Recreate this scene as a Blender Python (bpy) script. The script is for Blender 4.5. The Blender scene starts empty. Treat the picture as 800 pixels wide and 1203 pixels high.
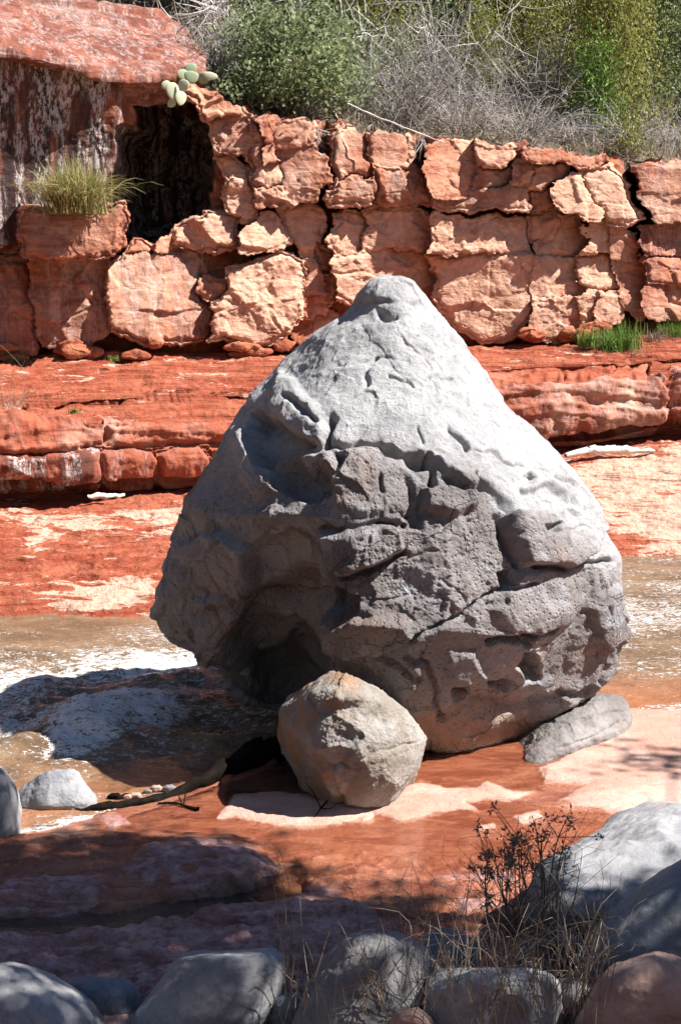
import bpy, math, random
import numpy as np
from mathutils import Vector

R = math.radians
C = bpy.context.scene.collection
SC = bpy.context.scene

# ------------------------------------------------------------------ camera
EYE = np.array([0.0, 0.0, 3.0]); PITCH = R(9.25); F = 1667.0; CX, CY = 400.0, 601.5
cam = bpy.data.cameras.new('camera'); camo = bpy.data.objects.new('camera', cam); C.objects.link(camo)
camo.location = EYE; camo.rotation_euler = (R(90) - PITCH, 0, 0)
cam.sensor_fit = 'VERTICAL'; cam.sensor_height = 24.0; cam.lens = 24.0 * F / 1203.0
cam.clip_start = 0.05; cam.clip_end = 3000
SC.camera = camo

# ------------------------------------------------------------------ light
SUN = Vector((1.0, -0.17, 1.17)).normalized()
elev = math.asin(SUN.z); az = math.atan2(SUN.x, SUN.y)
w = bpy.data.worlds.new('World'); SC.world = w; w.use_nodes = True
nt = w.node_tree; nt.nodes.clear()
sky = nt.nodes.new('ShaderNodeTexSky'); sky.sky_type = 'NISHITA'; sky.sun_disc = False
sky.sun_elevation = elev; sky.sun_rotation = az; sky.air_density = 0.7; sky.dust_density = 0.2; sky.altitude = 1500
bg = nt.nodes.new('ShaderNodeBackground'); bg.inputs[1].default_value = 0.06
wo = nt.nodes.new('ShaderNodeOutputWorld')
nt.links.new(sky.outputs[0], bg.inputs[0]); nt.links.new(bg.outputs[0], wo.inputs[0])
sl = bpy.data.lights.new('sun', 'SUN'); sl.energy = 5.0; sl.angle = R(0.5); sl.color = (1.0, 0.955, 0.9)
so = bpy.data.objects.new('sun', sl); C.objects.link(so)
so.rotation_euler = SUN.to_track_quat('Z', 'Y').to_euler()
so.location = (20, -8, 24)
SC.view_settings.view_transform = 'Standard'; SC.view_settings.look = 'None'
SC.view_settings.gamma = 1.0; SC.view_settings.exposure = 1.38
SC.cycles.max_bounces = 8; SC.cycles.diffuse_bounces = 2; SC.cycles.transparent_max_bounces = 12
SC.cycles.use_denoising = True

rng = np.random.default_rng(11); random.seed(11)

# ------------------------------------------------------------------ projection helpers
_cp, _sp = math.cos(PITCH), math.sin(PITCH)
def ray(px, py):
    px, py = np.broadcast_arrays(np.asarray(px, float), np.asarray(py, float))
    xc = (px - CX) / F; yc = -(py - CY) / F
    return np.stack([xc, _cp + yc * _sp, -_sp + yc * _cp], -1)
def P(px, py, Y):
    d = ray(px, py); return EYE + d * (np.asarray(Y, float) / d[..., 1])[..., None]
def G(px, py, z=0.0):
    d = ray(px, py); return EYE + d * ((z - EYE[2]) / d[..., 2])[..., None]
def proj(v):
    q = v - EYE
    f = q[..., 1] * _cp - q[..., 2] * _sp; u = q[..., 1] * _sp + q[..., 2] * _cp
    return CX + F * q[..., 0] / f, CY - F * u / f

# ------------------------------------------------------------------ noise
_pr = np.random.default_rng(5)
_perm = _pr.permutation(4096).astype(np.int64)
_g = _pr.normal(size=(4096, 3)); _g /= np.linalg.norm(_g, axis=1)[:, None]
def _h(i, j, k, s=0):
    return _perm[(_perm[(_perm[(i + s * 131) & 4095] + j) & 4095] + k) & 4095]
def pn(p, s=0):
    i = np.floor(p).astype(np.int64); f = p - i
    u = f * f * f * (f * (f * 6 - 15) + 10)
    r = []
    for a in (0, 1):
        for b in (0, 1):
            for c in (0, 1):
                g = _g[_h(i[..., 0] + a, i[..., 1] + b, i[..., 2] + c, s)]
                r.append(g[..., 0] * (f[..., 0] - a) + g[..., 1] * (f[..., 1] - b) + g[..., 2] * (f[..., 2] - c))
    x, y, z = u[..., 0], u[..., 1], u[..., 2]
    l = lambda a, b, t: a + (b - a) * t
    return l(l(l(r[0], r[1], z), l(r[2], r[3], z), y), l(l(r[4], r[5], z), l(r[6], r[7], z), y), x) * 1.6
def fbm(p, o=4, g=.5, s=0, lac=2.03):
    t = 0; a = 1
    for k in range(o):
        t = t + a * pn(p, s + k); a *= g; p = p * lac + 7.7
    return t
def ridged(p, o=3, g=.5, s=0):
    t = 0; a = 1
    for k in range(o):
        t = t + a * (1 - 2 * np.abs(pn(p, s + k))); a *= g; p = p * 2.1 + 3.3
    return t
def worley(p, s=0):
    i = np.floor(p).astype(np.int64)
    f1 = np.full(p.shape[:-1], 9.); f2 = f1.copy(); idx = np.zeros(p.shape[:-1], np.int64); cv = np.zeros_like(p)
    for a in (-1, 0, 1):
        for b in (-1, 0, 1):
            for c in (-1, 0, 1):
                h = _h(i[..., 0] + a, i[..., 1] + b, i[..., 2] + c, s)
                o = np.stack([i[..., 0] + a, i[..., 1] + b, i[..., 2] + c], -1) + .5 + .8 * (_g[h] * .5)
                v = p - o; d = np.sqrt((v * v).sum(-1))
                n = d < f1
                f2 = np.where(n, f1, np.minimum(f2, d)); idx = np.where(n, h, idx)
                cv = np.where(n[..., None], v, cv); f1 = np.where(n, d, f1)
    return f1, f2, idx, cv
def facet(p, s=0, soft=.12, step=.35, warp=.12):
    """broken planes: scalloped chips that meet in crisp ridges, some of them stepped"""
    p = p + warp * np.stack([pn(p * 1.9, s + 301), pn(p * 1.9 + 9.1, s + 302), pn(p * 1.9 + 4.7, s + 303)], -1)
    f1, f2, idx, cv = worley(p, s)
    t = np.clip((f2 - f1) / soft, 0, 1); t = t * t * (3 - 2 * t)
    st = (cv * _g[(idx + 17) & 4095]).sum(-1) * .8 + .35 * _g[(idx + 99) & 4095][..., 0]
    return (f1 * f1 - .28) * .9 * (1 - step) + step * st * (.4 + .6 * t), t
def sstep(a, b, x):
    t = np.clip((x - a) / (b - a), 0, 1); return t * t * (3 - 2 * t)
def segdist(x, y, pts):
    d = np.full(x.shape, 1e9)
    for (x0, y0), (x1, y1) in zip(pts[:-1], pts[1:]):
        dx, dy = x1 - x0, y1 - y0
        t = np.clip(((x - x0) * dx + (y - y0) * dy) / (dx * dx + dy * dy + 1e-9), 0, 1)
        d = np.minimum(d, np.hypot(x - x0 - t * dx, y - y0 - t * dy))
    return d
def polysd(x, y, pts):          # signed distance, positive inside
    d = segdist(x, y, list(pts) + [pts[0]])
    ins = np.zeros(x.shape, bool)
    for (x0, y0), (x1, y1) in zip(pts, list(pts[1:]) + [pts[0]]):
        if y0 == y1: continue
        c = ((y0 > y) != (y1 > y)) & (x < (x1 - x0) * (y - y0) / (y1 - y0) + x0)
        ins ^= c
    return np.where(ins, d, -d)
def itp(x, pts):
    a = np.array(pts, float); return np.interp(x, a[:, 0], a[:, 1])

# ------------------------------------------------------------------ object helpers
def link(o, parent=None):
    C.objects.link(o)
    if parent is not None: o.parent = parent
    return o
def mesh(name, v, faces, m, parent=None, smooth=True, attrs=None):
    v = np.asarray(v, np.float32).reshape(-1, 3); faces = np.asarray(faces, np.int32)
    me = bpy.data.meshes.new(name); k = faces.shape[1]
    me.vertices.add(len(v)); me.vertices.foreach_set('co', v.ravel())
    me.loops.add(faces.size); me.loops.foreach_set('vertex_index', faces.ravel())
    me.polygons.add(len(faces)); me.polygons.foreach_set('loop_start', np.arange(0, faces.size, k, dtype=np.int32))
    me.polygons.foreach_set('loop_total', np.full(len(faces), k, np.int32))
    me.update(calc_edges=True)
    me.polygons.foreach_set('use_smooth', np.full(len(faces), smooth, bool))
    for nme, a in (attrs or {}).items():
        at = me.attributes.new(nme, 'FLOAT', 'POINT'); at.data.foreach_set('value', np.asarray(a, np.float32).ravel())
    me.materials.append(m)
    return link(bpy.data.objects.new(name, me), parent)
def gridfaces(nr, nc, wrap=False):
    r, c = np.meshgrid(np.arange(nr - 1), np.arange(nc if wrap else nc - 1), indexing='ij')
    c1 = (c + 1) % nc
    return np.stack([r * nc + c, r * nc + c1, (r + 1) * nc + c1, (r + 1) * nc + c], -1).reshape(-1, 4)
def gridnormals(g, wrap=False):
    if wrap:
        e = np.concatenate([g[:, -1:], g, g[:, :1]], 1); dc = (e[:, 2:] - e[:, :-2])
    else: dc = np.gradient(g, axis=1)
    n = np.cross(np.gradient(g, axis=0), dc); return n / (np.linalg.norm(n, axis=-1, keepdims=True) + 1e-12)
def cap(v, *a):          # close the open ends of a lofted grid with pole rows
    r = lambda x: np.concatenate([x[:1], x, x[-1:]], 0)
    w_ = r(v); w_[0] = v[0].mean(0); w_[-1] = v[-1].mean(0)
    return (w_, *[r(x) for x in a])
def tag(o, label=None, cat=None, group=None, kind=None):
    for k, v in (('label', label), ('category', cat), ('group', group), ('kind', kind)):
        if v: o[k] = v
    return o
def thing(name, loc, label, cat, group=None):
    o = bpy.data.objects.new(name, None); link(o); o.location = loc; o.empty_display_size = .1
    return tag(o, label, cat, group)
def child(name, root, v, faces, m, **k):     # vertices in world space, made relative to the thing's base
    return mesh(name, np.asarray(v, float).reshape(-1, 3) - np.array(root.location), faces, m, root, **k)
def cr(n, t, wrap=False):        # Catmull-Rom weights (T, n)
    W = np.zeros((len(t), n)); i = np.floor(t).astype(int)
    if not wrap: i = np.clip(i, 0, n - 2)
    u = t - i
    ws = (-.5*u + u*u - .5*u**3, 1 - 2.5*u*u + 1.5*u**3, .5*u + 2*u*u - 1.5*u**3, -.5*u*u + .5*u**3)
    for k, wt in enumerate(ws):
        j = (i + k - 1) % n if wrap else np.clip(i + k - 1, 0, n - 1)
        np.add.at(W, (np.arange(len(t)), j), wt)
    return W
def spline(ctrl, tr, tc, wrap=False):
    return np.einsum('ri,ijk,cj->rck', cr(ctrl.shape[0], tr), ctrl, cr(ctrl.shape[1], tc, wrap))

# ------------------------------------------------------------------ node helpers
def newmat(name):
    m = bpy.data.materials.new(name); m.use_nodes = True; m.node_tree.nodes.clear(); return m, m.node_tree
def nd(nt, ty, ins=None, **at):
    n = nt.nodes.new('ShaderNode' + ty)
    for k, v in at.items(): setattr(n, k, v)
    for k, v in (ins or {}).items():
        s = n.inputs[k]
        if isinstance(v, bpy.types.NodeSocket): nt.links.new(v, s)
        else: s.default_value = v
    return n
def col(c): return (*c, 1.0) if len(c) == 3 else c
def mixc(nt, f, a, b, mode='MIX'):
    n = nd(nt, 'Mix', data_type='RGBA', blend_type=mode)
    for i, v in ((0, f), (6, a), (7, b)):
        if isinstance(v, bpy.types.NodeSocket): nt.links.new(v, n.inputs[i])
        else: n.inputs[i].default_value = col(v) if i else v
    return n.outputs[2]
def mth(nt, op, a, b=0.0, clamp=False):
    n = nd(nt, 'Math', {0: a, 1: b}, operation=op, use_clamp=clamp); return n.outputs[0]
def rng_(nt, v, a, b, c=0.0, d=1.0):
    return nd(nt, 'MapRange', {0: v, 1: a, 2: b, 3: c, 4: d}, interpolation_type='SMOOTHSTEP').outputs[0]
def pos(nt, sc=(1, 1, 1), local=False):
    g = nd(nt, 'TexCoord').outputs['Object'] if local else nd(nt, 'NewGeometry').outputs['Position']
    return nd(nt, 'Mapping', {'Vector': g, 'Scale': sc}).outputs[0]
def noi(nt, vec, s, d=4, r=.55, dist=0.0):
    return nd(nt, 'TexNoise', {'Vector': vec, 'Scale': s, 'Detail': d, 'Roughness': r, 'Distortion': dist}).outputs[0]
def attr(nt, name, ob=False):
    return nd(nt, 'Attribute', attribute_name=name, attribute_type='OBJECT' if ob else 'GEOMETRY').outputs['Fac']
def bump(nt, h, st, dist=.02, nrm=None):
    i = {'Height': h, 'Strength': st, 'Distance': dist}
    if nrm is not None: i['Normal'] = nrm
    return nd(nt, 'Bump', i).outputs[0]
def finish(nt, shader): nt.links.new(shader, nd(nt, 'OutputMaterial').inputs[0])

# ------------------------------------------------------------------ materials
def red_rock(name, deep=(.29, .082, .045), mid=(.46, .17, .09), pale=(.69, .425, .30), local=False, wetz=None):
    m, t = newmat(name)
    p = pos(t, local=local); big = noi(t, p, 1.1, 4); fine = noi(t, p, 9, 6, .65)
    strata = noi(t, pos(t, (.8, .8, 5)), 1.6, 6, .65, 1.2)
    streak = noi(t, pos(t, (5, 5, .35)), 1.2, 4, .6)
    pal = mth(t, 'ADD', attr(t, 'pale', True), mth(t, 'MULTIPLY', mth(t, 'SUBTRACT', big, .5), 1.8))
    c = mixc(t, rng_(t, mth(t, 'ADD', mth(t, 'MULTIPLY', strata, .45), mth(t, 'MULTIPLY', noi(t, p, 2.6, 6, .65, .6), .55)), .38, .60), deep, mid)
    c = mixc(t, mth(t, 'MULTIPLY', rng_(t, mth(t, 'ADD', pal, mth(t, 'MULTIPLY', mth(t, 'SUBTRACT', strata, .5), .8)), .1, .95), .95), c, pale)
    c = mixc(t, mth(t, 'MULTIPLY', rng_(t, fine, .38, .62), .3), c, (.26, .09, .055))
    c = mixc(t, mth(t, 'MULTIPLY', rng_(t, noi(t, p, 3.4, 7, .7, .8), .52, .64), .6), c, (.235, .075, .048))
    c = mixc(t, mth(t, 'MULTIPLY', rng_(t, noi(t, p, 60, 4, .7), .5, .66), .35), c, (.16, .06, .045))
    c = mixc(t, mth(t, 'MULTIPLY', mth(t, 'MULTIPLY', attr(t, 'stain_shade'), rng_(t, noi(t, pos(t, (2.5, 2.5, .5)), 1.4, 5, .6), .30, .55)), .8, True), c, (.075, .042, .034))  # broad darkening: varnish on the wall, painted shade inside the alcove
    # desert varnish: dark streaks running down the face, with whitish mineral runs
    vz = mth(t, 'ADD', attr(t, 'varnish', True), attr(t, 'stain_shade'))
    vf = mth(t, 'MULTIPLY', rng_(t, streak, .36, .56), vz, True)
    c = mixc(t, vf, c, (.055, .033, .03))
    sp = noi(t, pos(t, (5.5, 5.5, 1.6)), 4.0, 7, .8)
    st2 = noi(t, pos(t, (3.2, 3.2, .12)), 1.5, 3, .5)
    wf = mth(t, 'MULTIPLY', mth(t, 'MULTIPLY', rng_(t, sp, .47, .55), rng_(t, st2, .42, .54)), vz, True)
    c = mixc(t, wf, c, (.50, .46, .44))
    h = mth(t, 'ADD', mth(t, 'MULTIPLY', fine, .6), mth(t, 'MULTIPLY', noi(t, p, 38, 5, .7), .35))
    h = mth(t, 'ADD', h, mth(t, 'MULTIPLY', strata, .5))
    n = bump(t, h, .75, .05)
    b = nd(t, 'BsdfPrincipled', {'Base Color': c, 'Roughness': .85, 'Specular IOR Level': .1, 'Normal': n})
    finish(t, b.outputs[0]); return m
M_cliff = red_rock('red sandstone')
M_dome = red_rock('varnished dome sandstone', (.15, .045, .032), (.34, .125, .08), (.46, .37, .33))
M_ledge = red_rock('red ledge sandstone', (.26, .060, .030), (.39, .115, .062), (.62, .40, .31))

def shore_mat():
    m, t = newmat('far bank slickrock')
    p = pos(t); fine = noi(t, p, 11, 6, .65)
    bed = noi(t, pos(t, (.5, 1.2, 10)), 2.2, 5, .6, .5)
    pat = attr(t, 'dry')
    pat = mth(t, 'ADD', pat, mth(t, 'MULTIPLY', mth(t, 'SUBTRACT', noi(t, pos(t, (.85, 1.7, 6)), 2.4, 8, .7, .6), .5), 3.6))
    c = mixc(t, rng_(t, bed, .38, .62), (.27, .055, .028), (.42, .13, .072))
    c = mixc(t, rng_(t, pat, .42, .58), c, (.66, .44, .33))
    c = mixc(t, mth(t, 'MULTIPLY', rng_(t, fine, .42, .62), .35), c, (.30, .10, .06))
    h = mth(t, 'ADD', mth(t, 'MULTIPLY', bed, 1.2), mth(t, 'ADD', mth(t, 'MULTIPLY', fine, .6), mth(t, 'MULTIPLY', noi(t, p, 45, 5, .7), .3)))
    c = mixc(t, mth(t, 'MULTIPLY', rng_(t, noi(t, p, 55, 5, .75), .5, .64), .5), c, (.15, .045, .03))
    b = nd(t, 'BsdfPrincipled', {'Base Color': c, 'Roughness': .8, 'Specular IOR Level': .1, 'Normal': bump(t, h, 1.0, .08)})
    finish(t, b.outputs[0]); return m
M_shore = shore_mat()

def boulder_mat(name='grey boulder rock', s1=(.35, .35, .36), s2=(.485, .48, .485)):
    m, t = newmat(name)
    p = pos(t); big = noi(t, p, 1.3, 5, .6); mid = noi(t, p, 5, 6, .65); fine = noi(t, p, 26, 7, .75)
    rough = attr(t, 'rough')
    smooth_c = mixc(t, rng_(t, mid, .35, .65), s1, s2)
    rough_c = mixc(t, rng_(t, big, .35, .65), (.185, .168, .168), (.325, .305, .306))
    bl = mixc(t, rng_(t, noi(t, p, 2.6, 5, .6), .52, .66), rough_c, (.30, .305, .33))
    c = mixc(t, rough, smooth_c, bl)
    c = mixc(t, mth(t, 'MULTIPLY', rng_(t, fine, .50, .70), .55), c, (.17, .145, .135))
    warm = mth(t, 'MULTIPLY', attr(t, 'warm'), .8)
    c = mixc(t, warm, c, (.40, .235, .135))
    vor = nd(t, 'TexVoronoi', {'Vector': p, 'Scale': 34.0, 'Randomness': 1.0}).outputs['Distance']
    pit = mth(t, 'MULTIPLY', rng_(t, vor, .0, .42), rough)
    dv = nd(t, 'VectorMath', {0: p, 1: nd(t, 'VectorMath', {0: nd(t, 'TexNoise', {'Vector': p, 'Scale': 2.5, 'Detail': 5.0}).outputs['Color'], 1: (.55, .55, .55)}, operation='MULTIPLY').outputs[0]}, operation='ADD').outputs[0]
    ce = nd(t, 'TexVoronoi', {'Vector': dv, 'Scale': 2.6}, feature='DISTANCE_TO_EDGE').outputs['Distance']
    ce2 = nd(t, 'TexVoronoi', {'Vector': dv, 'Scale': 8.0}, feature='DISTANCE_TO_EDGE').outputs['Distance']
    gate = rng_(t, noi(t, p, 1.7, 3), .50, .60); gate2 = rng_(t, noi(t, p, 3.1, 3), .55, .64)
    ck = mth(t, 'ADD', mth(t, 'MULTIPLY', nd(t, 'MapRange', {0: ce, 1: 0., 2: .016, 3: 1., 4: 0.}).outputs[0], gate), mth(t, 'MULTIPLY', nd(t, 'MapRange', {0: ce2, 1: 0., 2: .03, 3: .6, 4: 0.}).outputs[0], gate2))
    ck = mth(t, 'MULTIPLY', ck, mth(t, 'ADD', .12, mth(t, 'MULTIPLY', rough, .8)))
    c = mixc(t, mth(t, 'MULTIPLY', ck, .5, True), c, (.09, .08, .075))
    c = mixc(t, mth(t, 'MULTIPLY', rng_(t, noi(t, p, 4.2, 8, .75, .4), .56, .66), .35), c, (.20, .185, .17))
    c = mixc(t, mth(t, 'MULTIPLY', rng_(t, noi(t, pos(t, (3, 3, .5)), 2.2, 6, .7), .58, .68), .30), c, (.50, .50, .50))
    h = mth(t, 'ADD', mth(t, 'MULTIPLY', fine, 1.0), mth(t, 'MULTIPLY', mid, 1.0))
    h = mth(t, 'SUBTRACT', h, mth(t, 'MULTIPLY', ck, .8))
    h = mth(t, 'ADD', h, mth(t, 'MULTIPLY', pit, .6))
    h = mth(t, 'ADD', h, mth(t, 'MULTIPLY', noi(t, p, 110, 4, .7), .3))
    b = nd(t, 'BsdfPrincipled', {'Base Color': c, 'Roughness': .85, 'Specular IOR Level': .12, 'Normal': bump(t, h, .9, .035)})
    finish(t, b.outputs[0]); return m
M_boulder = boulder_mat()

def stone_mat(name, c1, c2, spot, spotamt=.4, rough=.75, sc=1.0, spec=.18):
    m, t = newmat(name)
    p = pos(t, local=True); a = noi(t, p, 3.2*sc, 5, .6); f = noi(t, p, 30*sc, 7, .72)
    c = mixc(t, rng_(t, a, .36, .64), c1, c2)
    c = mixc(t, mth(t, 'MULTIPLY', rng_(t, noi(t, p, 2.1*sc, 6, .7, .5), .52, .68), spotamt), c, spot)
    c = mixc(t, mth(t, 'MULTIPLY', rng_(t, f, .48, .7), .45), c, tuple(x*.45 for x in c1))
    h = mth(t, 'ADD', mth(t, 'MULTIPLY', f, .7), mth(t, 'MULTIPLY', noi(t, p, 9*sc, 5, .6), .8))
    b = nd(t, 'BsdfPrincipled', {'Base Color': c, 'Roughness': rough, 'Specular IOR Level': spec, 'Normal': bump(t, h, .5, .02)})
    finish(t, b.outputs[0]); return m
M_small = boulder_mat('tan grey boulder rock', (.29, .255, .215), (.41, .385, .36))
M_slab = stone_mat('brown grey stone', (.15, .135, .13), (.24, .225, .215), (.30, .2, .16), .4, .6)
M_grey = stone_mat('pale grey cobble', (.20, .205, .22), (.32, .315, .32), (.34, .25, .19), .5)
M_blue = stone_mat('blue grey cobble', (.15, .17, .20), (.24, .26, .295), (.30, .26, .24), .3, .6)
M_dark = stone_mat('dark rough stone', (.17, .165, .165), (.27, .265, .265), (.33, .30, .28), .5)
M_pink = stone_mat('pinkish stone', (.38, .24, .19), (.47, .33, .28), (.42, .18, .10), .5)
M_white = stone_mat('pale stone', (.60, .58, .56), (.72, .70, .67), (.45, .42, .40), .35)

def ground_mat():
    m, t = newmat('red slickrock')
    p = pos(t); a = noi(t, p, 1.6, 5, .6); f = noi(t, p, 22, 7, .7)
    band = noi(t, pos(t, (1.0, 2.6, 8)), 2.2, 6, .62, .8)
    dry = attr(t, 'dry'); deepw = attr(t, 'deep'); mauve = attr(t, 'mauve')
    d = mth(t, 'ADD', dry, mth(t, 'MULTIPLY', mth(t, 'SUBTRACT', noi(t, p, 6.5, 8, .72), .5), 1.1))
    wet = mixc(t, rng_(t, band, .36, .64), (.225, .068, .038), (.35, .135, .078))
    wet = mixc(t, mth(t, 'MULTIPLY', rng_(t, noi(t, pos(t, (1, 2, 1)), 2.3, 7, .7, .6), .48, .62), .55), wet, (.44, .215, .14))
    wet = mixc(t, mth(t, 'MULTIPLY', rng_(t, noi(t, pos(t, (1, 2.4, 1)), 4.1, 7, .7, .8), .54, .64), .6), wet, (.18, .048, .028))
    wet = mixc(t, mth(t, 'MULTIPLY', rng_(t, f, .5, .68), .4), wet, (.17, .035, .02))
    dryc = mixc(t, rng_(t, a, .38, .62), (.45, .265, .205), (.55, .365, .30))
    dryc = mixc(t, mth(t, 'MULTIPLY', rng_(t, noi(t, p, 3.6, 7, .7, .5), .47, .62), .6), dryc, (.46, .225, .165))
    dryc = mixc(t, mth(t, 'MULTIPLY', rng_(t, f, .46, .66), .3), dryc, (.42, .2, .14))
    mv = mixc(t, rng_(t, band, .36, .66), (.33, .165, .145), (.52, .325, .30))
    mv = mixc(t, mth(t, 'MULTIPLY', rng_(t, noi(t, pos(t, (1, 1.8, 1)), 5.5, 8, .72, .5), .48, .60), .65), mv, (.22, .075, .05))
    mv = mixc(t, mth(t, 'MULTIPLY', rng_(t, f, .47, .62), .5), mv, (.13, .05, .042))
    dryc = mixc(t, mauve, dryc, mv)
    k = rng_(t, d, .38, .62)
    c = mixc(t, k, wet, dryc)
    c = mixc(t, deepw, c, (.075, .045, .02))
    ro = nd(t, 'MapRange', {0: k, 3: .22, 4: .68}).outputs[0]
    h = mth(t, 'ADD', mth(t, 'MULTIPLY', f, .35), mth(t, 'MULTIPLY', band, 1.0))
    h = mth(t, 'ADD', h, mth(t, 'MULTIPLY', noi(t, p, 80, 4, .7), .15))
    b = nd(t, 'BsdfPrincipled', {'Base Color': c, 'Roughness': ro, 'Specular IOR Level': .4, 'Normal': bump(t, h, .95, .04)})
    finish(t, b.outputs[0]); return m
M_ground = ground_mat()

def film_mat():
    m, t = newmat('thin clear water')
    p = pos(t, (1, 2.2, 1)); rip = attr(t, 'ripple')
    h = mth(t, 'ADD', noi(t, p, 5, 4, .55, .6), mth(t, 'MULTIPLY', noi(t, p, 17, 4, .6, .4), .5))
    n = nd(t, 'Bump', {'Height': h, 'Strength': mth(t, 'ADD', .05, mth(t, 'MULTIPLY', rip, .5)), 'Distance': .02}).outputs[0]
    fr = nd(t, 'Fresnel', {'IOR': 1.33, 'Normal': n}).outputs[0]
    tr = nd(t, 'BsdfTransparent', {'Color': (.93, .88, .83, 1)}).outputs[0]
    gl = nd(t, 'BsdfGlossy', {'Color': (1, 1, 1, 1), 'Roughness': .04, 'Normal': n}).outputs[0]
    mx = nd(t, 'MixShader', {0: mth(t, 'MULTIPLY', fr, 1.25, True), 1: tr, 2: gl})
    finish(t, mx.outputs[0]); return m
M_film = film_mat()

def river_mat():
    m, t = newmat('muddy river water')
    p = pos(t, (1, 2.0, 1)); fo = attr(t, 'foam'); sh = attr(t, 'shallow')
    fn = noi(t, pos(t, (1.0, 1.9, 1.5)), 11, 8, .72, .9); fn2 = noi(t, pos(t, (1.0, 1.7, 1.5)), 34, 6, .7, .6)
    v = mth(t, 'ADD', fo, mth(t, 'MULTIPLY', mth(t, 'SUBTRACT', mth(t, 'ADD', mth(t, 'ADD', mth(t, 'MULTIPLY', fn, .5), mth(t, 'MULTIPLY', fn2, .35)), mth(t, 'MULTIPLY', noi(t, pos(t, (1, 1.6, 1)), 85, 4, .7), .15)), .5), 4.6))
    fl = mth(t, 'ABSOLUTE', mth(t, 'SUBTRACT', noi(t, pos(t, (1.0, 2.6, 1.5)), 6.5, 6, .68, 1.4), .5))
    fl = rng_(t, fl, .055, .0)
    v = mth(t, 'ADD', v, mth(t, 'MULTIPLY', fl, mth(t, 'ADD', .20, mth(t, 'MULTIPLY', fo, .9))))
    k = rng_(t, v, .22, 1.05)
    c = mixc(t, rng_(t, noi(t, p, 1.5, 4, .5, .5), .35, .65), (.125, .078, .045), (.205, .135, .08))
    c = mixc(t, sh, c, (.34, .125, .055))
    c = mixc(t, rng_(t, k, 0, .6), c, mixc(t, k, (.46, .40, .34), (.88, .88, .88)))
    h = mth(t, 'ADD', noi(t, p, 3.6, 3, .5, 1.0), mth(t, 'MULTIPLY', noi(t, pos(t, (1, 2.6, 1)), 11, 3, .5, .6), .35))
    h = mth(t, 'ADD', h, mth(t, 'MULTIPLY', k, mth(t, 'MULTIPLY', fn2, .6)))
    n = bump(t, h, .6, .07)
    b = nd(t, 'BsdfPrincipled', {'Base Color': c, 'Roughness': mth(t, 'ADD', .06, mth(t, 'MULTIPLY', k, .6)), 'IOR': 1.33, 'Specular IOR Level': .5, 'Normal': n})
    finish(t, b.outputs[0]); return m
M_river = river_mat()

def leaf_mat(name, c1, c2, tr=.25, rough=.55):
    m, t = newmat(name)
    v = attr(t, 'tone')
    c = mixc(t, v, c1, c2)
    d = nd(t, 'BsdfPrincipled', {'Base Color': c, 'Roughness': rough, 'Specular IOR Level': .3})
    tl = nd(t, 'BsdfTranslucent', {'Color': c})
    finish(t, nd(t, 'MixShader', {0: tr, 1: d.outputs[0], 2: tl.outputs[0]}).outputs[0]); return m
M_shrub = leaf_mat('grey green leaves', (.10, .14, .055), (.32, .37, .19), .4)
M_juniper = leaf_mat('juniper green', (.11, .125, .03), (.37, .36, .10), .4)
M_darkleaf = leaf_mat('dark green leaves', (.05, .075, .027), (.22, .25, .10), .4)
M_fresh = leaf_mat('fresh grass green', (.08, .16, .025), (.20, .32, .06))
M_strawgr = leaf_mat('yellow green grass', (.20, .20, .06), (.50, .44, .20))
M_straw = leaf_mat('dry straw', (.20, .15, .10), (.42, .34, .26), .1, .8)
M_twig = leaf_mat('grey twigs', (.17, .155, .14), (.50, .465, .435), .0, .85)
M_weed = leaf_mat('brown dead weed', (.11, .085, .065), (.38, .31, .25), .05, .85)
M_cactus = leaf_mat('cactus green', (.24, .30, .17), (.52, .55, .38), .0, .6)
M_bark = stone_mat('bark', (.10, .075, .06), (.19, .155, .13), (.25, .22, .2), .3, .9, 3)
M_drift = stone_mat('bleached driftwood', (.52, .48, .43), (.66, .62, .57), (.35, .28, .22), .4, .8, 4)
M_blackwood = stone_mat('wet black wood', (.006, .005, .004), (.014, .010, .008), (.03, .018, .012), .3, .7, 3, .04)
def soil_mat(name='hillside soil', c1=(.085, .06, .04), c2=(.19, .145, .10)):
    m, t = newmat(name); p = pos(t)
    c = mixc(t, rng_(t, noi(t, p, 1.2, 6, .65), .38, .62), c1, c2)
    c = mixc(t, mth(t, 'MULTIPLY', rng_(t, noi(t, p, 7, 5, .7), .5, .65), .6), c, (.09, .10, .045))
    b = nd(t, 'BsdfPrincipled', {'Base Color': c, 'Roughness': .95, 'Normal': bump(t, noi(t, p, 12, 6, .7), .8, .1)})
    finish(t, b.outputs[0]); return m
M_soil = soil_mat()
M_woods = soil_mat('wooded canyon side', (.035, .045, .022), (.09, .075, .045))

# ================================================================== SETTING
# one sheet of ground out to the horizon, under everything
g = np.array([[-600, -600, -1.6], [600, -600, -1.6], [600, 600, -1.6], [-600, 600, -1.6]], float)
tag(mesh('ground', g, [[0, 1, 2, 3]], M_soil), kind='structure')

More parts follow.
